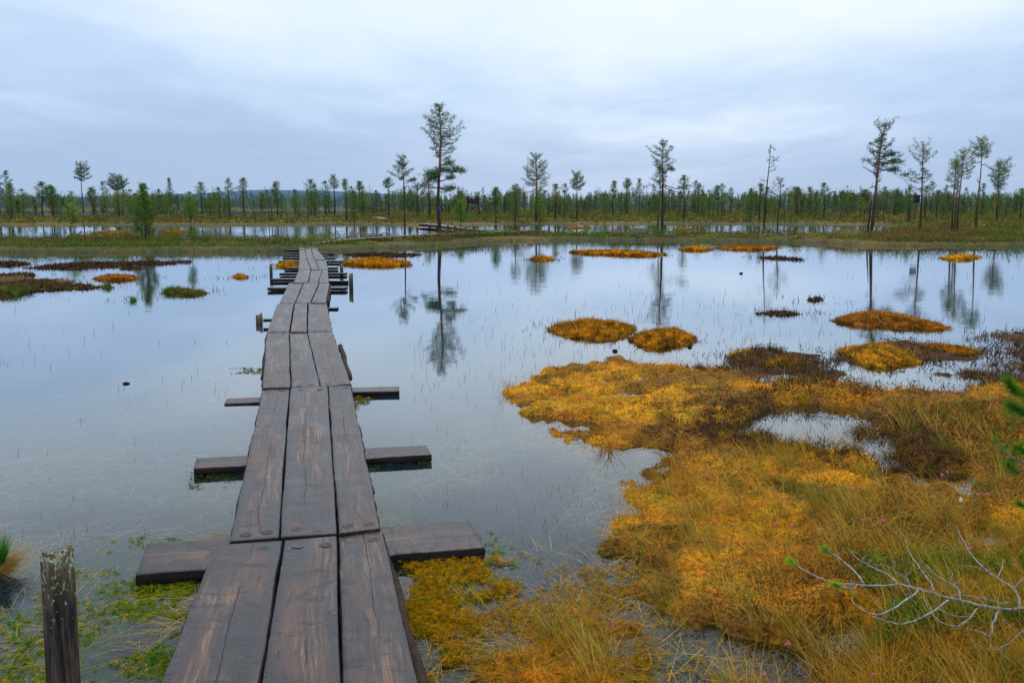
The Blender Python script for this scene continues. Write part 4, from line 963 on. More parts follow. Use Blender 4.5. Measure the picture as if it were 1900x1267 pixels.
hero(1415.5, 62, 266, 'bare dead pine snag with a few twisted twigs', [(266, 6, 8), (295, 3, 5)], 330, 1425, nb=12, r=.085, pal='none', seed=13, red=.6, lo=(.12, .10, .10), hi=(.55, .50, .50), path=[(0, 0), (.35, 2.5), (.7, 7), (.9, 8), (1, 9.5)],
     extra=[(296, 18, 2, 5, 0), (304, 20, -14, 5, 0), (318, 14, -2, 5, 0), (290, 10, 4, 3, 0), (272, 8, 8, 3, 0), (272, -5, 8, 3, 0), (336, -12, -1, 3, 0), (278, -3, 8, 3, 0), (298, -6, 1, 3, 0), (312, 10, -6, 3, 0)], cat='dead tree', name='dead_pine')
hero(1443, 61, 335, 'thin pine with sparse yellowish crown just right of the bare snag', [(335, 5, 5), (345, 14, 12), (355, 18, 18), (364, 16, 18), (376, 6, 8), (392, 2, 2)], 380, 1445, nb=30, r=.08, pal=DRY, dens=.7, seed=14, red=2, bare=.3)
hero(1615, 51, 234, 'tall leaning red-barked pine with foliage on its right side only', [(234, 8, 10), (242, 14, 24), (249, 12, 20), (254, 4, 4), (266, 3, 24), (275, 3, 26), (283, 3, 12), (292, 2, 34), (302, 2, 42), (308, 2, 52), (314, 4, 40), (322, 4, 24), (328, 2, 4)], 328, 1630, nb=62, r=.135, seed=15, dens=1.0, path=[(0, 0), (.28, 3), (.5, 6), (.72, 9.5), (.9, 13), (1, 17)], red=.3,
     extra=[(262, -12, 0, 6, .5), (275, -16, -10, 6, .35), (285, -22, -14, 6, 0), (296, -20, -16, 8, .3), (306, -24, -10, 6, .3), (312, -28, -20, 6, 0), (322, -26, -12, 5, 0), (340, 10, -6, 5, 0), (330, -10, -8, 5, 0), (302, 50, -3, 10, 1.6), (290, 30, -4, 9, 1.5), (312, 38, 4, 9, 1.5), (345, -10, 5, 5, 0)])
hero(1609, 52, 365, 'short charred broken trunk leaning beside the leaning red pine', [(400, 1, 1)], 400, 1615, nb=1, r=.09, pal='none', seed=16, red=3, lo=(.06, .055, .05), cat='dead tree', name='dead_pine')
nest = hero(1706, 61, 270, 'pine with a flat top and wide low limbs carrying the nest box', [(270, 5, 6), (280, 20, 16), (290, 27, 25), (298, 20, 24), (304, 3, 3), (318, 3, 3), (324, 30, 26), (330, 48, 34), (336, 38, 20), (340, 2, 2)], 340, 1704.5, nb=52, r=.105, seed=17, bare=.12, dens=.85, extra=[(348, -34, 10, 6, 0), (330, -42, -6, 9, .9), (352, -30, -14, 5, 0)], red=.35)
hero(1765, 59, 300, 'slim two-toned pine at the left of the cluster of three', [(300, 5, 3), (312, 16, 8), (325, 26, 8), (338, 20, 8), (345, 10, 6), (352, 6, 4)], 352, 1766, nb=34, r=.10, seed=18, bare=.1, lo=(.22, .17, .14))
hero(1775, 60, 283, 'full-crowned pine in the middle of the cluster of three', [(283, 5, 6), (292, 14, 20), (304, 18, 26), (314, 20, 26), (322, 12, 20), (330, 8, 14)], 332, 1777, nb=46, r=.095, seed=19)
hero(1769.5, 60.5, 335, 'thin greenish leafy trunk between the two cluster pines', [(335, 6, 6), (350, 8, 9), (368, 7, 8), (385, 5, 7), (398, 3, 5)], 400, 1770, nb=26, r=.07, seed=20, pal=DRY, red=3, dens=.8)
hero(1811, 62, 262.5, 'straight red-barked pine with a compact umbrella crown on the right', [(262, 6, 6), (270, 18, 18), (280, 20, 24), (290, 16, 22), (294, 6, 8)], 294, 1811, nb=38, r=.10, seed=21, red=.3, extra=[(300, -20, 4, 5, 0), (305, 12, 3, 5, 0), (340, -8, -4, 4, 0)])
hero(1848, 86, 305, 'smaller pine with layered crown at the right edge of the group', [(305, 6, 6), (315, 14, 20), (325, 18, 28), (335, 21, 20), (346, 14, 22), (352, 6, 8)], 354, 1848, nb=38, r=.12, cl=.22, nn=20, nl=.17, nwd=.035, seed=22, red=.3, zb=.1)
hero(271, 45, 345, 'dense young conical pine green to the ground on the left bank', [(345, 2, 2), (358, 9, 7), (372, 13, 10), (388, 16, 18), (405, 17, 19), (420, 24, 20), (430, 20, 20), (440, 10, 10)], 438, 270, nb=90, r=.05, pal=SPR, seed=23, red=3, nl=.11, cl=.10, dens=1.5, rise=.45, droop=.1)
hero(355, 50, 367, 'thin young pine with light green top right of the dense young pine', [(367, 3, 3), (380, 12, 10), (390, 13, 10), (400, 6, 12), (404, 2, 2)], 404, 355, nb=26, r=.035, pal=SAP, seed=24, red=3, nl=.10, cl=.11)
hero(138, 50, 381, 'twin-stemmed young pine with soft green crown on the left bank', [(381, 4, 4), (390, 14, 12), (400, 16, 16), (408, 12, 12), (412, 3, 3)], 412, 136, nb=26, r=.035, pal=SAP, seed=25, red=3, nl=.10, cl=.11)
hero(142, 50.2, 392, 'thin grey stem pine crossing the twin-stemmed young pine', [(392, 3, 3), (400, 7, 10), (410, 4, 5)], 414, 141, nb=12, r=.028, pal=SAP, seed=26, red=3, nl=.10, cl=.1)
hero(62, 50, 404, 'leafless twiggy sapling near the left end of the bank', [(404, 6, 6), (415, 14, 10), (425, 12, 12), (432, 6, 6)], 434, 62, nb=26, r=.022, pal=DRY, seed=27, red=3, bare=.85, dens=.3, nl=.06, cl=.05, nn=6, cat='sapling', name='sapling')
hero(185, 50, 398, 'tall bare twig sapling between the young pines on the left bank', [(398, 4, 4), (410, 10, 8), (422, 6, 6)], 425, 185, nb=20, r=.022, pal=DRY, seed=28, red=3, bare=.85, dens=.3, nl=.06, cl=.05, nn=6, cat='sapling', name='sapling')
hero(855, 76, 374, 'bright green young pine beside the rear boardwalk', [(374, 2, 2), (384, 10, 10), (396, 16, 16), (404, 20, 18), (410, 16, 10)], 411, 855, nb=44, r=.05, pal=SAP, seed=29, red=3, cl=.15, nl=.15, nwd=.03)
hero(155, 190, 308, 'tall pine rising above the far tree line at the left', [(308, 8, 8), (318, 12, 14), (330, 14, 18), (336, 6, 6)], 337, 155, nb=30, r=.20, cl=.30, nn=12, nl=.28, nwd=.08, seed=30, zb=.15)
hero(222, 135, 332, 'wide-crowned pine rising above the far tree line behind the young pine', [(332, 8, 8), (340, 20, 22), (347, 22, 24), (352, 10, 10)], 353, 221, nb=34, r=.19, cl=.24, nn=14, nl=.2, nwd=.055, seed=31, zb=.15)
for i, (u_, D_, v_, w_, vc, pl, lab) in enumerate([
  (375.5, 180, 341, 9, 372, None, 'pine above the far tree line behind the light green young pine'),
  (427, 150, 333, 10, 372, None, 'left one of a pair of slim pines above the far tree line'),
  (453, 150, 333, 11, 362, None, 'right one of a pair of slim pines, flat topped, above the tree line'),
  (515, 190, 340, 12, 378, SPR, 'bushy pine above the tree line left of the boardwalk end'),
  (577.5, 190, 335, 13, 372, None, 'dark pine above the tree line straight over the boardwalk end'),
  (621.5, 180, 326, 9, 352, None, 'slim tall pine above the tree line right of the boardwalk end'),
  (643, 110, 335, 9, 375, SAP, 'green spire pine between the slim tall pine and the tallest pine'),
  (668, 190, 339, 6, 356, None, 'small pine top showing above the tree line left of the slender pine'),
  (722.5, 150, 333, 10, 350, None, 'thin pine with small crown just left of the slender dark pine'),
  (775, 140, 342, 14, 372, None, 'bushy pine between the slender pine and the tallest pine'),
  (797, 120, 336, 14, 372, DRY, 'low dense pine directly left of the tallest pine trunk'),
  (23.6, 150, 342, 7, 372, None, 'pine with small dark crown near the left edge'),
  (1, 150, 328, 11, 372, None, 'pine cut by the left edge of the picture'),
  (80, 170, 340, 14, 375, SPR, 'bushy green pine in the tree line at the left'),
  (101, 140, 347, 14, 385, SPR, 'dense green pine in front of the tree line at the left'),
  (173, 150, 350, 8, 375, SPR, 'short green pine just right of the tall one at the left'),
  (1030, 120, 343, 8, 378, DRY, 'dry-looking pine between the broad crown and the umbrella pine'),
  (1137, 170, 338, 8, 368, None, 'narrow spire pine above the tree line right of the umbrella pine'),
  (1163, 170, 334, 7, 352, None, 'thin pine with twiggy top above the tree line at the centre'),
  (1268, 120, 328, 10, 352, None, 'pine behind the end of the long limb'),
  (1294, 150, 342, 6, 372, None, 'slim grey pine right of the long limb'),
  (1332, 150, 347, 10, 372, None, 'leaning pine with small crown left of the bare snag'),
  (1408, 110, 344, 13, 378, SPR, 'bushy green pine directly behind the bare snag'),
  (1479, 140, 350, 10, 372, DRY, 'pine with thin crown right of the snag pair'),
  (1502, 150, 349, 7, 372, None, 'narrow pine between the snag pair and the dark round pine'),
  (1528, 125, 341, 13, 372, None, 'dark round-crowned pine between the snag and the leaning pine'),
  (1603, 140, 355, 12, 375, DRY, 'low pine just left of the leaning red pine'),
  (1660, 150, 353, 14, 375, None, 'pine in the tree line right of the leaning red pine'),
  (1686, 105, 348, 13, 396, SPR, 'green bushy pine left of the nest box tree'),
  (1715, 130, 347, 12, 375, None, 'pine behind the nest box tree, right side'),
  (1737, 120, 356, 12, 378, DRY, 'pale pine between the nest box tree and the cluster'),
  (1893, 120, 352, 14, 382, SPR, 'green pine near the right edge'),
  (1925, 110, 350, 16, 385, SPR, 'green pine cut by the right edge')]):
    px = D_/F
    hero(u_, D_, v_, lab, [(v_, 2, 2), (v_+(vc-v_)*.3, w_*.75, w_*.75), (v_+(vc-v_)*.7, w_, w_), (vc, w_*.4, w_*.4)], vc, u_+rnd.uniform(-2, 2), nb=24 if pl is None else 36, r=.10+D_*.0006, cl=.0020*D_, nn=16, nl=.0016*D_, nwd=.0004*D_, pal=pl, seed=100+i, zb=.15, dens=.7, bare=.1, red=.5, hi=(.5, .36, .3))
# --- repeated background trees
def proto(kind, seed):
    rng = random.Random(seed); H = 6.0; sx0 = rng.uniform(-.02, .02)
    sx = lambda z: (sx0*z+.05*math.sin(z*1.3+seed), .05*math.sin(z+seed*2))
    tb = MB(); o = empty('pine_tree', (0, 0, 0))
    pal = None
    if kind == 'pine': prof = [(6, .1, .1), (5.3, .55, .55), (4.3, .85, .8), (3.6, .5, .5)]; z0 = 3.5; nb = 26
    elif kind == 'tall': prof = [(6, .1, .1), (5.5, .5, .5), (4.9, .55, .6), (4.5, .2, .2)]; z0 = 4.4; nb = 18
    elif kind == 'full': prof = [(6, .1, .1), (4.8, .6, .6), (3, .95, .95), (1.6, .8, .8), (1.0, .2, .2)]; z0 = 1.0; nb = 46; pal = SPR
    elif kind == 'spruce': prof = [(6, .05, .05), (4.5, .4, .4), (2.5, .75, .75), (.8, .95, .95)]; z0 = .6; nb = 56; pal = None
    elif kind == 'birch': prof = [(6, .2, .2), (5, .7, .7), (3.4, 1.0, 1.0), (1.8, .5, .5)]; z0 = 1.6; nb = 40; pal = BIR
    elif kind == 'dead': prof = [(6, .1, .1), (5, .4, .4), (3.5, .5, .5)]; z0 = 3; nb = 14; pal = None
    trunk_build(tb, sx, H, .075 if kind != 'dead' else .065, 8, .5, lo=(.20, .18, .17), hi=(.42, .33, .28), below=.2, k=5)
    lv = crown_build(sx, H, z0, prof, nb, rng, .22, 13 if kind != 'birch' else 9, .2, .055 if kind != 'birch' else .07, pal, .75, .25, .3 if kind != 'spruce' else .05, .1, .93 if kind == 'dead' else .05, tb, (.3, .26, .24))
    tb.build('trunk', M_bark, o)
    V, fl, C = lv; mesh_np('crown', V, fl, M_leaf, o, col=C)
    return o
KINDS = ['pine', 'pine', 'tall', 'full', 'full', 'spruce', 'birch', 'dead', 'tall']
LAB = dict(pine='round-topped pine in the tree line across the bog', tall='bare-stemmed pine with a tuft-like top in the tree line across the bog', full='green bushy low-branched pine in the tree line across the bog', spruce='dark narrow spruce in the tree line across the bog', birch='pale green birch-like tree in the tree line across the bog', dead='nearly bare grey tree in the tree line across the bog')
NAM = dict(pine='pine_tree', tall='pine_tree', full='pine_tree', spruce='spruce_tree', birch='birch_tree', dead='dead_tree')
protos = [(k, proto(k, 40+i)) for i, k in enumerate(KINDS)]
used = set(); spots = []
for i in range(299):
    tt = rnd.random()
    D_ = 95+250*(tt**.8) if i % 3 else rnd.uniform(105, 190)
    for _ in range(6):
        u0_ = rnd.uniform(-60, 1960)
        if float(fbm(np.array([u0_*.013]), np.array([D_*.004]), 77, 3)[0]) > rnd.uniform(.38, .56): break
    spots.append((u0_, D_))
spots.sort(key=lambda s: s[1])
for i, (u_, D_) in enumerate(spots):
    p = at(u_, D_); hh = float(height(np.array([p[0]]), np.array([p[1]]))[0])
    for _ in range(12):
        if hh > .02: break
        D_ += 7; p = at(u_, D_); hh = float(height(np.array([p[0]]), np.array([p[1]]))[0])
    if hh <= .0: continue
    left = u_ < 1000
    w = [2, 2, 1, 5, 5, 3, 5, 1, 1] if left else [2, 2, 3, 2, 2, 1.5, 2.5, 4, 3]
    j = rnd.choices(range(9), w)[0]; kind, pr0 = protos[j]
    vt = rnd.triangular(335, 381, 366) if kind != 'birch' else rnd.uniform(356, 382)
    vt += 22*(float(fbm(np.array([u_*.02]), np.array([3.3]), 78, 2)[0])-.5)
    if D_ < 150: vt += rnd.uniform(0, 16)
    if rnd.random() < .16: vt -= rnd.uniform(4, 16)
    Hh = zof(vt, D_)-.1; sc = Hh/6.0
    if j in used:
        r = pr0.copy(); COL.objects.link(r)
        for ch in pr0.children: c = ch.copy(); COL.objects.link(c); c.parent = r
    else: used.add(j); r = pr0
    r.name = NAM[kind]
    wx = min(2.2, max(1.0, 1.15/sc**.4))*rnd.uniform(.8, 1.25)
    r.location = (p[0], p[1], hh-.05); r.rotation_euler = (rnd.gauss(0, .02), rnd.gauss(0, .03), rnd.uniform(0, 6.28)); r.scale = (sc*wx, sc*wx, sc)
    tag(r, LAB[kind], 'tree', 'trees in the far tree line: '+kind)
for j, (k, o) in enumerate(protos):
    if j not in used:
        for ch in list(o.children): bpy.data.objects.remove(ch)
        bpy.data.objects.remove(o)
# --- far forest reads as one mass
def forest(n, d0, d1, vt0, vt1, tint, seed):
    g = np.random.default_rng(seed); parts = []
    D = d0+(d1-d0)*g.random(n)**.9; u = g.uniform(-500, 2400, n)+g.normal(0, 1, n)*3; u = u+26*np.sin(u*.07)*g.random(n)
    if d0 < 400:
        k = height((u-CU)/F*D, D) > .05; D = D[k]; u = u[k]; n = len(D)
    px = D/F; x = (u-CU)/F*D; H = CH+(HOR-(vt0+(vt1-vt0)*g.random(n)**.8)+10*(fbm(u*.03, u*0, 7)-.5)*2)*px; H = np.maximum(H, 1.5)*np.where(g.random(n) < .06, 1.25, 1.)
    spr = g.random(n) < .6
    # trunks
    w = np.maximum(.07, px*.30); z0 = np.full(n, .1)
    V = np.stack([np.stack([x-w, D, z0], -1), np.stack([x+w, D, z0], -1), np.stack([x+w*.3, D, H*.9], -1), np.stack([x-w*.3, D, H*.9], -1)], 1).reshape(-1, 3)
    Q = (np.arange(n)*4)[:, None]+np.array([0, 1, 2, 3])
    tc_ = np.array((.10, .11, .12))*g.uniform(.6, 1.6, (n, 1)); parts.append((V, [Q], np.repeat(tc_, 4, 0)))  # grey-blue trunk colour with distance haze put in
    K = 64; q = g.random((n, K)); lowq = np.where(spr, .03, .22)[:, None]; f = lowq+(1-lowq)*q**.8
    rad = np.where(spr[:, None], (1-f)*1.5+.12, np.sqrt(np.clip((1-f)*1.4, 0, 1))*1.1+.1)*(H/7)[:, None]
    a_ = g.random((n, K))*6.28; rr_ = rad*np.sqrt(g.random((n, K)))
    P = np.stack([x[:, None]+rr_*np.cos(a_), D[:, None]+rr_*np.sin(a_), f*H[:, None]], -1).reshape(-1, 3)
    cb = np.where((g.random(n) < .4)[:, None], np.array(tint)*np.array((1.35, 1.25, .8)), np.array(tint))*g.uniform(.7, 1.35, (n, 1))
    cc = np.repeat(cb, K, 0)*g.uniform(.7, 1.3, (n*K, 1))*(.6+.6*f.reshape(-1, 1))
    s = np.repeat(np.maximum(.30, px*1.3), K)
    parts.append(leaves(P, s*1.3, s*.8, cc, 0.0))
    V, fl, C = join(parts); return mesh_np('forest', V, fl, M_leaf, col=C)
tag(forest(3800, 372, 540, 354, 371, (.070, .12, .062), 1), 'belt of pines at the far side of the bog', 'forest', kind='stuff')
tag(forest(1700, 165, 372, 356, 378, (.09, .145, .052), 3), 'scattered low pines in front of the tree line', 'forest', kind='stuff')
tag(forest(3800, 540, 1400, 360, 369, (.06, .12, .105), 2), 'blue-green distant forest along the horizon', 'forest', kind='stuff')  # bluish tint puts distance haze into the foliage colour
# ------------------------------------------------------------------ heath on the banks
def heath(n, u0, u1, d0, d1, K, s, hgt, seed, power=1.0):
    D = d0+(d1-d0)*R.random(n)**power; u = R.uniform(u0, u1, n); X = (u-CU)/F*D; Y = D; h = height(X, Y)
    cl = fbm(X*.35, Y*.5, 181); k = (h > .0) & (R.random(n) < sst(.25, .5, cl)+.35); X, Y, h, cl = X[k], Y[k], h[k], cl[k]; n = len(X); D = Y
    size = hgt*(.35+1.3*sst(.35, .7, cl))*R.uniform(.6, 1.3, n)*sst(-.03, .03, h)
    if d0 > 90: size = size*(.22+.78*sst(96, 135, D))
    tone = fbm(X*.13+3, Y*.28, 191); t2 = fbm(X*.5, Y*.8, 195)
    col = np.where((tone < .52)[:, None], np.array((.11, .165, .028)), np.where((tone < .64)[:, None], np.array((.14, .115, .035)), np.array((.32, .25, .07))))
    col = np.where((t2 > .66)[:, None], np.array((.17, .08, .035)), col); col = np.where((t2 < .34)[:, None], np.array((.06, .08, .025)), col)
    P = np.repeat(np.stack([X, Y, h], -1), K, 0); sz = np.repeat(size, K); m_ = len(P)
    dz = R.random(m_); rad = np.sqrt(1-dz*.85)*.9*sz*1.2+.05; a_ = R.random(m_)*6.28
    P = P+np.stack([rad*np.cos(a_), rad*np.sin(a_), dz*sz], -1)
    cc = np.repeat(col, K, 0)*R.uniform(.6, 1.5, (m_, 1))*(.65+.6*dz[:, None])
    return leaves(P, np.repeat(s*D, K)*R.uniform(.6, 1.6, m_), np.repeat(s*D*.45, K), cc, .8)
parts = [heath(18000, -250, 2150, 34, 58, 16, .0015, .24, 1), heath(2600, 1640, 2150, 44, 95, 18, .0016, .32, 2), heath(800, 130, 330, 40, 50, 20, .0017, .30, 4),
         heath(10000, -250, 2150, 94, 150, 12, .0013, .32, 3, .9), heath(5000, -250, 2150, 150, 212, 10, .0010, .10, 6, .9), heath(3500, 640, 2150, 150, 215, 12, .0013, .34, 7, .9), heath(3500, 640, 2150, 215, 370, 10, .0013, .5, 5)]
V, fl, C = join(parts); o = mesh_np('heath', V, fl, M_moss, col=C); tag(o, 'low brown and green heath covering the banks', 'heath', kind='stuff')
# yellow sedge fringe at the bank foot
D = R.uniform(34, 56, 60000); u = R.uniform(-200, 2100, 60000); X = (u-CU)/F*D; Y = D; h = height(X, Y)
k = (h > -.04) & (h < .10); X, Y, h = X[k][:26000], Y[k][:26000], h[k][:26000]; n = len(X)
fc = np.where((fbm(X*.3, Y*.3, 201) > .5)[:, None], np.array((.38, .25, .06)), np.array((.15, .17, .04)))*R.uniform(.4, 1.4, (n, 1))
V, fl, C = blades(np.stack([X, Y, h-.02], -1), R.random(n)*6.28, R.uniform(.06, .26, n), .022, R.uniform(0, .6, n), .5, fc, 2)
D = R.uniform(88, 130, 30000); u = R.uniform(-200, 2100, 30000); X = (u-CU)/F*D; Y = D; h = height(X, Y); k = (h > -.04) & (h < .16); X, Y, h = X[k][:9000], Y[k][:9000], h[k][:9000]; n = len(X)
fc = np.where((fbm(X*.15, Y*.15, 203) > .5)[:, None], np.array((.40, .27, .08)), np.where((R.random(n) < .5)[:, None], np.array((.30, .13, .03)), np.array((.16, .17, .05))))*R.uniform(.5, 1.4, (n, 1))
V2 = blades(np.stack([X, Y, h-.02], -1), R.random(n)*6.28, R.uniform(.10, .35, n), .05, R.uniform(0, .6, n), .5, fc, 2)
V, fl, C = join([(V, fl, C), V2])
o = mesh_np('bank_sedge', V, fl, M_grass, col=C); tag(o, 'straw-coloured sedge fringe along the foot of the bank', 'grass', kind='stuff')
# ------------------------------------------------------------------ watchtower
m, t, out = mat('dark_boards'); tc = t.n('ShaderNodeTexCoord'); n = t.noise(t.xyz(tc.outputs['Object'], (1, 1, 6)), 3, 3)
pbsdf(t, out, t.ramp(n, [(.35, (.018, .018, .022)), (.65, (.06, .055, .06))]), .85, .2); M_tower = m
D_ = 170.; p = at(877.5, D_); tw = empty('watchtower', (p[0], D_, .15), 'dark wooden lookout tower with stairs among the far trees', 'watchtower')
zt = zof(365, D_)-.15; zf = zof(376.5, D_)-.15; zr = zof(372, D_)-.15; W2 = .95
mb = MB(); mb.box((-W2, -W2, zf-.12), (W2, W2, zf)); mb.build('platform', M_tower, tw)
mb = MB()
for k in range(3):
    z0_ = zf+.01+k*(zr+.35-zf)/3; z1_ = z0_+(zr+.35-zf)/3-.03
    mb.box((-W2-.03, -W2-.05, z0_), (W2+.03, -W2, z1_)); mb.box((-W2-.03, W2, z0_), (W2+.03, W2+.05, z1_)); mb.box((-W2-.08, -W2, z0_), (-W2-.035, W2, z1_)); mb.box((W2+.035, -W2, z0_), (W2+.08, W2, z1_))
mb.build('railing', M_tower, tw)
mb = MB(); mb.box((-W2-.2, -W2-.2, zt-.12), (W2+.2, W2+.2, zt)); mb.build('roof', M_tower, tw)
for sx_ in (-1, 1):
    for sy_ in (-1, 1):
        mb = MB(); mb.tube([(sx_*(W2+.35), sy_*(W2+.35), -.4), (sx_*(W2-.1), sy_*(W2-.1), zf-.13), (sx_*(W2-.1), sy_*(W2-.1), zt-.13)], [.11, .1, .08], 6, (.25, .22, .22)); mb.build('leg', M_tower, tw)
mb = MB()
for o_ in (-.4, .4): mb.tube([(W2+.1, -W2-.3+o_, zf), (W2+1.9, -W2-.3+o_, 0)], .07, 5)
for k in range(9): f = (k+.5)/9; xx = W2+.1+1.8*f; zz = zf*(1-f); mb.box((xx-.13, -W2-.7, zz), (xx+.13, -W2+.1, zz+.05))
mb.build('stairs', M_tower, tw)
mb = MB(); mb.tube([(-W2-.3, -W2-.25, .2), (W2, -W2-.15, zf-.2)], .06, 5); mb.tube([(W2+.3, -W2-.28, .2), (-W2, -W2-.18, zf-.2)], .06, 5); mb.build('brace', M_tower, tw)
# nest box on the pine
D_ = 60.75; p = at(1700.5, D_, zof(369.5, D_)); nb_ = empty('nest_box', p, 'big dark wooden nest box hanging on a pine trunk at the right', 'nest box')
mb = MB(); mb.box((-.15, -.15, -.22), (.15, .15, .20)); mb.build('box', M_tower, nb_)
mb = MB(); mb.box((-.18, -.20, .203), (.18, .18, .235)); mb.build('roof', M_tower, nb_)
mb = MB(); mb.tube([(0, -.153, .06), (0, -.158, .06)], .06, 12); mb.build('entrance', M_recess, nb_)  # flat black disc; the dark inside of the opening is painted on
# blue trail mark on the tallest pine
m, t, out = mat('blue_paint'); pbsdf(t, out, (.005, .06, .55, 1), .5, .4); M_blue = m
D_ = 51-.17; p = at(814.5, D_, zof(387, D_)); mb = MB(); mb.box((-.055, -.012, -.07), (.055, .012, .07)); mb.box((-.03, -.012, -.11), (.03, .012, -.073)); o = mb.build('trail_marker', M_blue); o.location = p; tag(o, 'blue trail marker on the trunk of the tallest pine', 'trail marker')
# ------------------------------------------------------------------ pale bare branch, lower right
def zz(x, y): return (1300+x/2.158, 680+y/2.158)
def br3(pts, z0, z1):
    a = np.array([zz(*p) for p in pts]); zs = np.linspace(z0, z1, len(a)); P = np.array([G(a[i, 0], a[i, 1], zs[i]) for i in range(len(a))])
    # smooth subdivision
    t_ = np.arange(len(P)); tt = np.linspace(0, len(P)-1, (len(P)-1)*3+1); Q = np.stack([np.interp(tt, t_, P[:, i]) for i in range(3)], -1)
    Q[1:-1] = (Q[:-2]+Q[1:-1]*2+Q[2:])/4; Q[1:-1] += R.normal(0, .0016, Q[1:-1].shape)
    return Q
pb = empty('bare_branch', G(1885, 1128, .2), 'pale grey twisted bare branch with a few green needle tips at the lower right', 'branch')
mb = MB(); tips = []
BR = [([(1420, 985), (1340, 960), (1280, 968), (1210, 970), (1140, 960), (1040, 935), (990, 925), (940, 910), (870, 890), (840, 880), (790, 870), (740, 875), (660, 875), (620, 872), (570, 870), (520, 860), (460, 840), (400, 805), (372, 785)], .20, .36, .0078, .0024),
 ([(655, 870), (620, 820), (580, 785), (540, 755), (508, 738)], .31, .34, .0038, .0022), ([(625, 873), (610, 890), (575, 885), (555, 875)], .32, .33, .0034, .002),
 ([(840, 880), (830, 850), (800, 835), (745, 795)], .28, .33, .003, .0013), ([(790, 868), (750, 830), (700, 810), (640, 780), (600, 738)], .29, .33, .0036, .0014),
 ([(935, 898), (915, 850), (880, 810), (840, 760), (820, 690)], .27, .34, .0036, .0013), ([(870, 893), (830, 930), (770, 970), (700, 997), (640, 970), (600, 930)], .27, .24, .0044, .0014),
 ([(990, 935), (950, 970), (900, 995), (850, 1020), (800, 1030), (740, 1020), (690, 998)], .26, .22, .0044, .0018), ([(1040, 935), (1035, 890), (1010, 870), (950, 840), (900, 790)], .25, .31, .0044, .0016),
 ([(1105, 968), (1080, 1005), (1030, 1040), (980, 1035), (930, 1000), (890, 920)], .23, .20, .0042, .0016), ([(1195, 975), (1170, 1030), (1160, 1085), (1120, 1060), (1050, 1045), (1000, 1050)], .22, .17, .0062, .0020),
 ([(1330, 1020), (1290, 1060), (1240, 1100), (1190, 1135), (1130, 1130), (1080, 1090)], .18, .17, .0056, .0020), ([(1275, 966), (1275, 920), (1250, 885), (1190, 845), (1150, 820), (1090, 760), (1040, 680), (1030, 640)], .22, .36, .0060, .0016),
 ([(1250, 888), (1295, 845), (1360, 800)], .24, .30, .004, .002), ([(1190, 845), (1210, 800), (1212, 770)], .27, .31, .003, .0014), ([(1240, 945), (1200, 945), (1130, 925), (1050, 912), (1000, 915)], .22, .26, .004, .0016),
 ([(1330, 1150), (1270, 1180), (1215, 1215), (1190, 1200)], .15, .14, .0058, .003), ([(1250, 1185), (1200, 1150), (1150, 1120)], .15, .17, .004, .002), ([(1160, 1085), (1165, 1120), (1150, 1150)], .17, .14, .004, .0018),
 ([(950, 970), (985, 985), (1030, 998), (1100, 1000)], .24, .22, .003, .0016), ([(1000, 860), (1010, 830), (980, 790)], .28, .32, .0022, .001), ([(1150, 820), (1090, 800), (1030, 795)], .29, .31, .0026, .0012), ([(740, 795), (690, 790)], .33, .34, .0014, .001),
 ([(1295, 1090), (1250, 1050), (1210, 1010)], .17, .20, .0030, .0016)]
for pts, z0, z1, r0, r1 in BR:
    Q = br3(pts, z0, z1); mb.tube(Q, .82*np.linspace(r0, r1, len(Q))*(1+.18*(R.random(len(Q))-.5)), 7, R.uniform(.85, 1.1)*np.array((1, .97, 1.0)), .15); tips.append(Q[-1])
# small side spurs
for pts, z0, z1, r0, r1 in BR[:13]:
    Q = br3(pts, z0, z1)
    for _ in range(5):
        i = R.integers(1, len(Q)-1); d = R.normal(0, 1, 3)*np.array((1, .5, .8)); d[2] = abs(d[2]); d *= R.uniform(.015, .045)/np.linalg.norm(d)
        mb.tube([Q[i], Q[i]+d*.5, Q[i]+d+np.array((0, 0, .004))], [.0016, .0012, .0006], 4, (.9, .88, .9))
mb.build('limb', M_deadbark, pb, smooth=True, off=pb.location)
def tuft(p, d, n, L, parent, col=(.16, .40, .02), w=.0016, sp=.9, core=.03, off=True):
    d = np.array(d, float); d /= np.linalg.norm(d); P = np.array(p)+d[None]*R.uniform(-core, core*.3, n)[:, None]
    if off: P = P-np.array(parent.location)
    O = d[None]*1.3; dd = R.normal(0, sp, (n, 3))*.75+O; dd /= np.linalg.norm(dd, axis=1)[:, None]
    s = np.cross(dd, R.normal(size=(n, 3))); s /= np.linalg.norm(s, axis=1)[:, None]; l = L*R.uniform(.6, 1.1, (n, 1))
    V = np.stack([P-s*w*.5, P+s*w*.5, P+dd*l*.6+s*w*.45, P+dd*l], 1); b = (np.arange(n)*4)[:, None]
    C = np.repeat((np.array(col)*np.array((1, .82, 1.2))*R.uniform(.4, 1.4, (n, 1)))[:, None], 4, 1); C[:, :2] *= .6
    return mesh_np('needle_tuft', V.reshape(-1, 3), [b+np.array([0, 1, 2]), b+np.array([0, 2, 3])], M_leaf, parent, col=C.reshape(-1, 3))
lf = (-1, .2, .35)
for (x, y, z) in ((368, 782, .36), (505, 735, .34), (548, 876, .33), (603, 905, .31), (607, 738, .33), (715, 765, .32), (943, 908, .26)):
    big = x < 560; q = G(*zz(x, y), z); tuft(q, (-.8, .1, .35), 240 if big else 50, .042 if big else .020, pb, col=(.34, .62, .03))
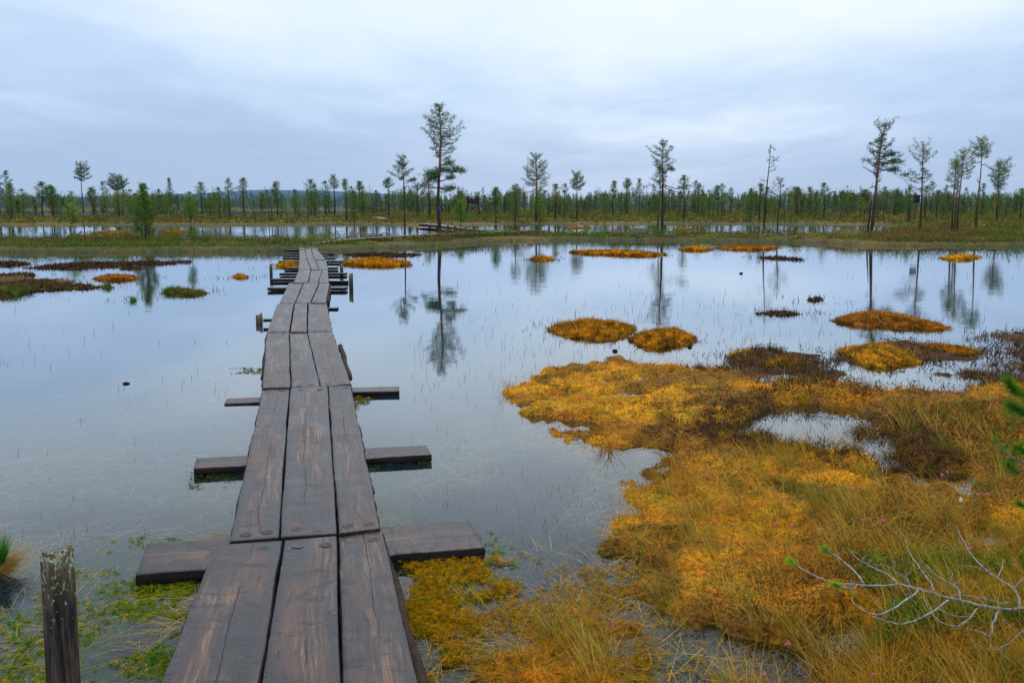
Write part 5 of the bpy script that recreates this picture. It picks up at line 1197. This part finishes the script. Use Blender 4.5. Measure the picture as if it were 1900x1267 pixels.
# young pine at the right edge
yp = empty('young_pine', (G(2060, 900, 0)[0], 3.6, 0), 'bright green pine twigs reaching in at the right edge', 'young pine')
mb = MB(); base = np.array((float(yp.location[0]), 3.6, 0)); Tk = np.array([base+np.array((0, 0, -.05)), base+np.array((-.02, 0, .5)), base+np.array((-.01, .02, 1.0)), base+np.array((.02, .02, 1.45))])
mb.tube(Tk, [.025, .02, .014, .006], 8, (.4, .35, .3)); Dp = 3.3
def at3(x, y, Dd): u_, v_ = zz(x, y); zz_ = zof(v_, Dd); return at(u_, Dd, zz_)
twigs = [[(1175, 285), (1200, 330), (1250, 365), (1295, 385), (1420, 420)], [(1262, 422), (1300, 405), (1360, 420), (1430, 440)], [(1265, 95), (1320, 130), (1450, 180)], [(1275, 180), (1330, 200), (1460, 230)], [(1290, 350), (1340, 370), (1420, 400)], [(1290, 555), (1340, 560), (1460, 560)]]
for tw_ in twigs:
    P = np.array([at3(x, y, Dp) for x, y in tw_]+[base+np.array((0, 0, max(.15, at3(*tw_[-1], Dp)[2]-.05)))]); mb.tube(P, np.linspace(.0028, .008, len(P)), 6, (.7, .6, .55))
mb.build('trunk', M_bark, yp, smooth=True, off=yp.location)
for (x, y, n_, L, d) in [(1240, 75, 230, .055, (-.6, 0, .8)), (1285, 110, 260, .05, (-.6, .2, .5)), (1255, 165, 260, .055, (-.8, 0, .5)), (1300, 190, 260, .05, (-.5, 0, .4)), (1178, 278, 60, .03, (-.3, 0, .9)), (1215, 330, 70, .04, (-.6, -.2, -.6)), (1250, 360, 70, .04, (-.3, -.2, -.8)), (1240, 402, 160, .042, (-.6, 0, .5)), (1290, 335, 200, .05, (-.6, 0, .6)), (1290, 555, 120, .04, (-.7, 0, .3)), (1320, 120, 200, .05, (0, 0, 1)), (1340, 210, 200, .05, (0, 0, 1)), (1360, 390, 160, .05, (0, 0, 1))]:
    tuft(at3(x, y, Dp), d, n_, L, yp, (.085, .34, .012), .0020, .9, .04)
for k_ in range(16):
    a_ = k_*2.4; z_ = .35+k_*.07; tuft(base+np.array((.12*math.cos(a_)*(1.5-z_)+.02, .12*math.sin(a_), z_)), (math.cos(a_), math.sin(a_), .6), 160, .05, yp, (.085, .34, .012), .002)
# ------------------------------------------------------------------ pink flowers
m, t, out = mat('pink_petal'); pbsdf(t, out, (.75, .12, .30, 1), .6, .2); M_pink = m
m, t, out = mat('white_tuft'); pbsdf(t, out, (.75, .72, .65, 1), .9, .1); M_white = m
def flower():
    o = empty('pink_flower', (0, 0, 0)); mb = MB(); mb.tube([(0, 0, -.02), (.004, 0, .05), (.0, .002, .095)], [.0012, .001, .0008], 5, (.2, .25, .08)); mb.build('stem', M_grass, o)
    for (a_, r_, z_) in ((0, .008, .092), (2.1, .009, .096), (4.2, .007, .100)):
        b = MB(); x, y = r_*math.cos(a_), r_*math.sin(a_); zs = np.array([0, .002, .006, .010, .012]); b.tube(np.column_stack([np.full(5, x), np.full(5, y), z_-zs+.004]), [.0015, .0045, .0055, .004, .003], 8); b.build('bell', M_pink, o, smooth=True)
    return o
fl0 = flower(); FLW = [(988, 428), (965, 455), (1120, 455), (850, 470), (605, 480), (632, 495), (935, 515), (888, 540), (1228, 537), (1105, 588), (1140, 612), (1240, 645), (360, 612), (305, 612), (495, 593), (728, 620), (780, 670), (812, 765), (775, 773), (742, 760), (1075, 762), (1255, 790), (715, 1173), (253, 1238), (343, 1255), (697, 1238), (650, 625), (1265, 800)]
for i, (x, y) in enumerate(FLW):
    u_, v_ = zz(x, y); p = G(u_, v_, .12); hh = float(height(p[:1], p[1:2])[0]); p = G(u_, v_, hh+.08); hh = max(0, float(height(p[:1], p[1:2])[0]))
    if i == 0: r = fl0
    else:
        r = fl0.copy(); COL.objects.link(r)
        for ch in fl0.children: c = ch.copy(); COL.objects.link(c); c.parent = r
    s_ = rnd.uniform(.55, .8)*(1+.04*p[1]); r.location = (p[0], p[1], hh); r.scale = (s_,)*3; r.rotation_euler = (0, 0, rnd.uniform(0, 6)); tag(r, 'tiny pink bell flower on a thin stem among the bog grass', 'flower', 'pink bell flowers in the moss')
u_, v_ = zz(1038, 590); p = G(u_, v_, .15); hh = float(height(p[:1], p[1:2])[0]); o = empty('cotton_grass', (p[0], p[1], hh), 'single white cotton grass head on a thin stalk', 'cotton grass')
mb = MB(); mb.tube([(0, 0, -.02), (.004, 0, .07), (0, 0, .14)], [.0012, .001, .001], 5, (.3, .3, .1)); mb.build('stem', M_grass, o)
mb = MB(); mb.tube([(0, 0, .135), (0, 0, .142), (0, 0, .152), (0, 0, .162), (0, 0, .167)], [.002, .007, .009, .006, .002], 9, None, .3); mb.build('head', M_white, o, smooth=True)
# grass tussock at the left edge
tus = G(-8, 1070, 0); o = empty('grass_tussock', (tus[0], tus[1], 0), 'straw and green grass tussock at the left edge behind the thick post', 'tussock')
n = 900; a_ = R.random(n)*6.28; r_ = .05*np.sqrt(R.random(n)); V, fl, C = blades(np.stack([r_*np.cos(a_), r_*np.sin(a_), np.full(n, .0)+.05*(1-r_/.05)], -1), a_+R.normal(0, .4, n), R.uniform(.12, .24, n), .003, R.uniform(.5, 1.1, n), R.uniform(.6, 1.1, n), np.array((.48, .31, .08))*R.uniform(.4, 1.4, (n, 1)), 4)
mesh_np('dead_blades', V, fl, M_grass, o, col=C)
n = 420; a_ = R.random(n)*6.28; r_ = .035*np.sqrt(R.random(n)); V, fl, C = blades(np.stack([r_*np.cos(a_), r_*np.sin(a_), np.full(n, .04)], -1), a_, R.uniform(.10, .20, n), .003, R.uniform(.0, .35, n), R.uniform(.1, .4, n), np.array((.05, .22, .01))*R.uniform(.5, 1.4, (n, 1)), 3)
mesh_np('green_blades', V, fl, M_grass, o, col=C)
# ------------------------------------------------------------------ far hills
m, t, out = mat('hazy_hill_forest'); g = t.n('ShaderNodeNewGeometry'); n = t.noise(g.outputs['Position'], .01, 4)
pbsdf(t, out, t.ramp(n, [(.4, (.085, .16, .26)), (.6, (.11, .19, .29))]), 1, 0); M_hill = m  # blue of the distance haze put into the hill colour
hx = np.linspace(-7200, 5200, 260); V = []
un = CU+hx/7200*F
prof = 29-4*np.abs(np.sin(un*.0055+.6)) + 3*(fbm(un*.02, un*0, 211)-.5) + 9*np.exp(-((un-560)/230)**2)-6+ -16*sst(640, 1000, un)
z_ = CH+prof*7200/F
V = np.vstack([np.column_stack([hx, np.full(260, 7000.), np.full(260, -20.)]), np.column_stack([hx, np.full(260, 7200.), np.maximum(z_*.8, 5)]), np.column_stack([hx, np.full(260, 7500.), np.maximum(z_, 6)]), np.column_stack([hx, np.full(260, 8400.), np.full(260, -20.)])])
Q = np.array([(r_*260+i, r_*260+i+1, (r_+1)*260+i+1, (r_+1)*260+i) for r_ in range(3) for i in range(259)])
o = mesh_np('hills', V, [Q], M_hill, smooth=True); tag(o, kind='structure'); o['label'] = 'low blue hills on the horizon'
# ------------------------------------------------------------------ sky and light
SUN_EL, SUN_AZ = math.radians(52), math.radians(12)
w = bpy.data.worlds.new('World'); S.world = w; w.use_nodes = True; t = NT(w.node_tree); t.N.clear(); out = t.n('ShaderNodeOutputWorld')
tc = t.n('ShaderNodeTexCoord'); sx_ = t.n('ShaderNodeSeparateXYZ'); t.L.new(tc.outputs['Generated'], sx_.inputs[0])
sky = t.n('ShaderNodeTexSky', sky_type='NISHITA'); sky.sun_disc = False; sky.sun_elevation = SUN_EL; sky.sun_rotation = SUN_AZ
zc = t.math('MAXIMUM', sx_.outputs[2], 0.0)
# cloud sheet seen in perspective: project the direction on a plane overhead
iz = t.math('DIVIDE', 1.0, t.math('ADD', zc, .07)); cx = t.n('ShaderNodeCombineXYZ'); t.L.new(t.math('MULTIPLY', sx_.outputs[0], iz), cx.inputs[0]); t.L.new(t.math('MULTIPLY', sx_.outputs[1], iz), cx.inputs[1])
n1 = t.noise(t.xyz(cx.outputs[0], (.30, .22, 1), (3.1, 1.7, 0)), 1, 5, .5, .3); n2 = t.noise(t.xyz(cx.outputs[0], (.9, .5, 1), (8, 2, 0)), 1, 4, .55)
n3 = t.noise(t.xyz(cx.outputs[0], (1.6, .8, 1), (2, 7, 0)), 1, 6, .6, .6)
ctr = t.mapr(t.math('ABSOLUTE', t.math('SUBTRACT', sx_.outputs[0], .07)), 0.0, .42, .040, -.030)
amp = t.mapr(zc, .0, .10, .25, 1.0)
nn_ = t.math('ADD', t.math('MULTIPLY', t.math('SUBTRACT', n1, .5), .30), t.math('ADD', t.math('MULTIPLY', t.math('SUBTRACT', n2, .5), .13), t.math('MULTIPLY', t.math('SUBTRACT', n3, .5), .11)))
el = t.math('ADD', t.math('ADD', zc, ctr), t.math('MULTIPLY', nn_, amp))
cl = t.ramp(el, [(0.0, (.35, .49, .72)), (.05, (.41, .54, .77)), (.10, (.52, .65, .87)), (.15, (.70, .80, .94)), (.19, (.83, .90, .98)), (.30, (.88, .94, 1.)), (.6, (.87, .92, .98)), (1, (.80, .86, .94))])
b1 = t.n('ShaderNodeBackground'); cl = t.mix(t.math('MULTIPLY', t.mapr(zc, .06, .14), t.mapr(t.noise(t.xyz(tc.outputs['Generated'], (2.2, 2.2, 5), (4, 1, 2)), 1, 3), .42, .6, 0, .28)), cl, (.50, .72, .90, 1)); t.L.new(cl, b1.inputs[0]); b1.inputs[1].default_value = 1.15
b2 = t.n('ShaderNodeBackground'); t.L.new(sky.outputs[0], b2.inputs[0]); b2.inputs[1].default_value = .08
mx = t.n('ShaderNodeMixShader'); mx.inputs[0].default_value = .12; t.L.new(b1.outputs[0], mx.inputs[1]); t.L.new(b2.outputs[0], mx.inputs[2]); t.L.new(mx.outputs[0], out.inputs[0])
sl = bpy.data.lights.new('sun', 'SUN'); sl.energy = 1.1; sl.angle = math.radians(24); sl.color = (1, .95, .88); so_ = bpy.data.objects.new('sun', sl); COL.objects.link(so_)
from mathutils import Vector
sd = Vector((math.sin(SUN_AZ)*math.cos(SUN_EL), math.cos(SUN_AZ)*math.cos(SUN_EL), math.sin(SUN_EL))); so_.rotation_euler = (-sd).to_track_quat('-Z', 'Y').to_euler(); so_.location = (0, 0, 30)
S.view_settings.view_transform = 'Standard'; S.view_settings.look = 'None'; S.view_settings.exposure = 0
S.render.engine = 'CYCLES'; S.cycles.max_bounces = 8; S.cycles.transparent_max_bounces = 16; S.cycles.use_denoising = True
S.render.resolution_x = 1024; S.render.resolution_y = 682
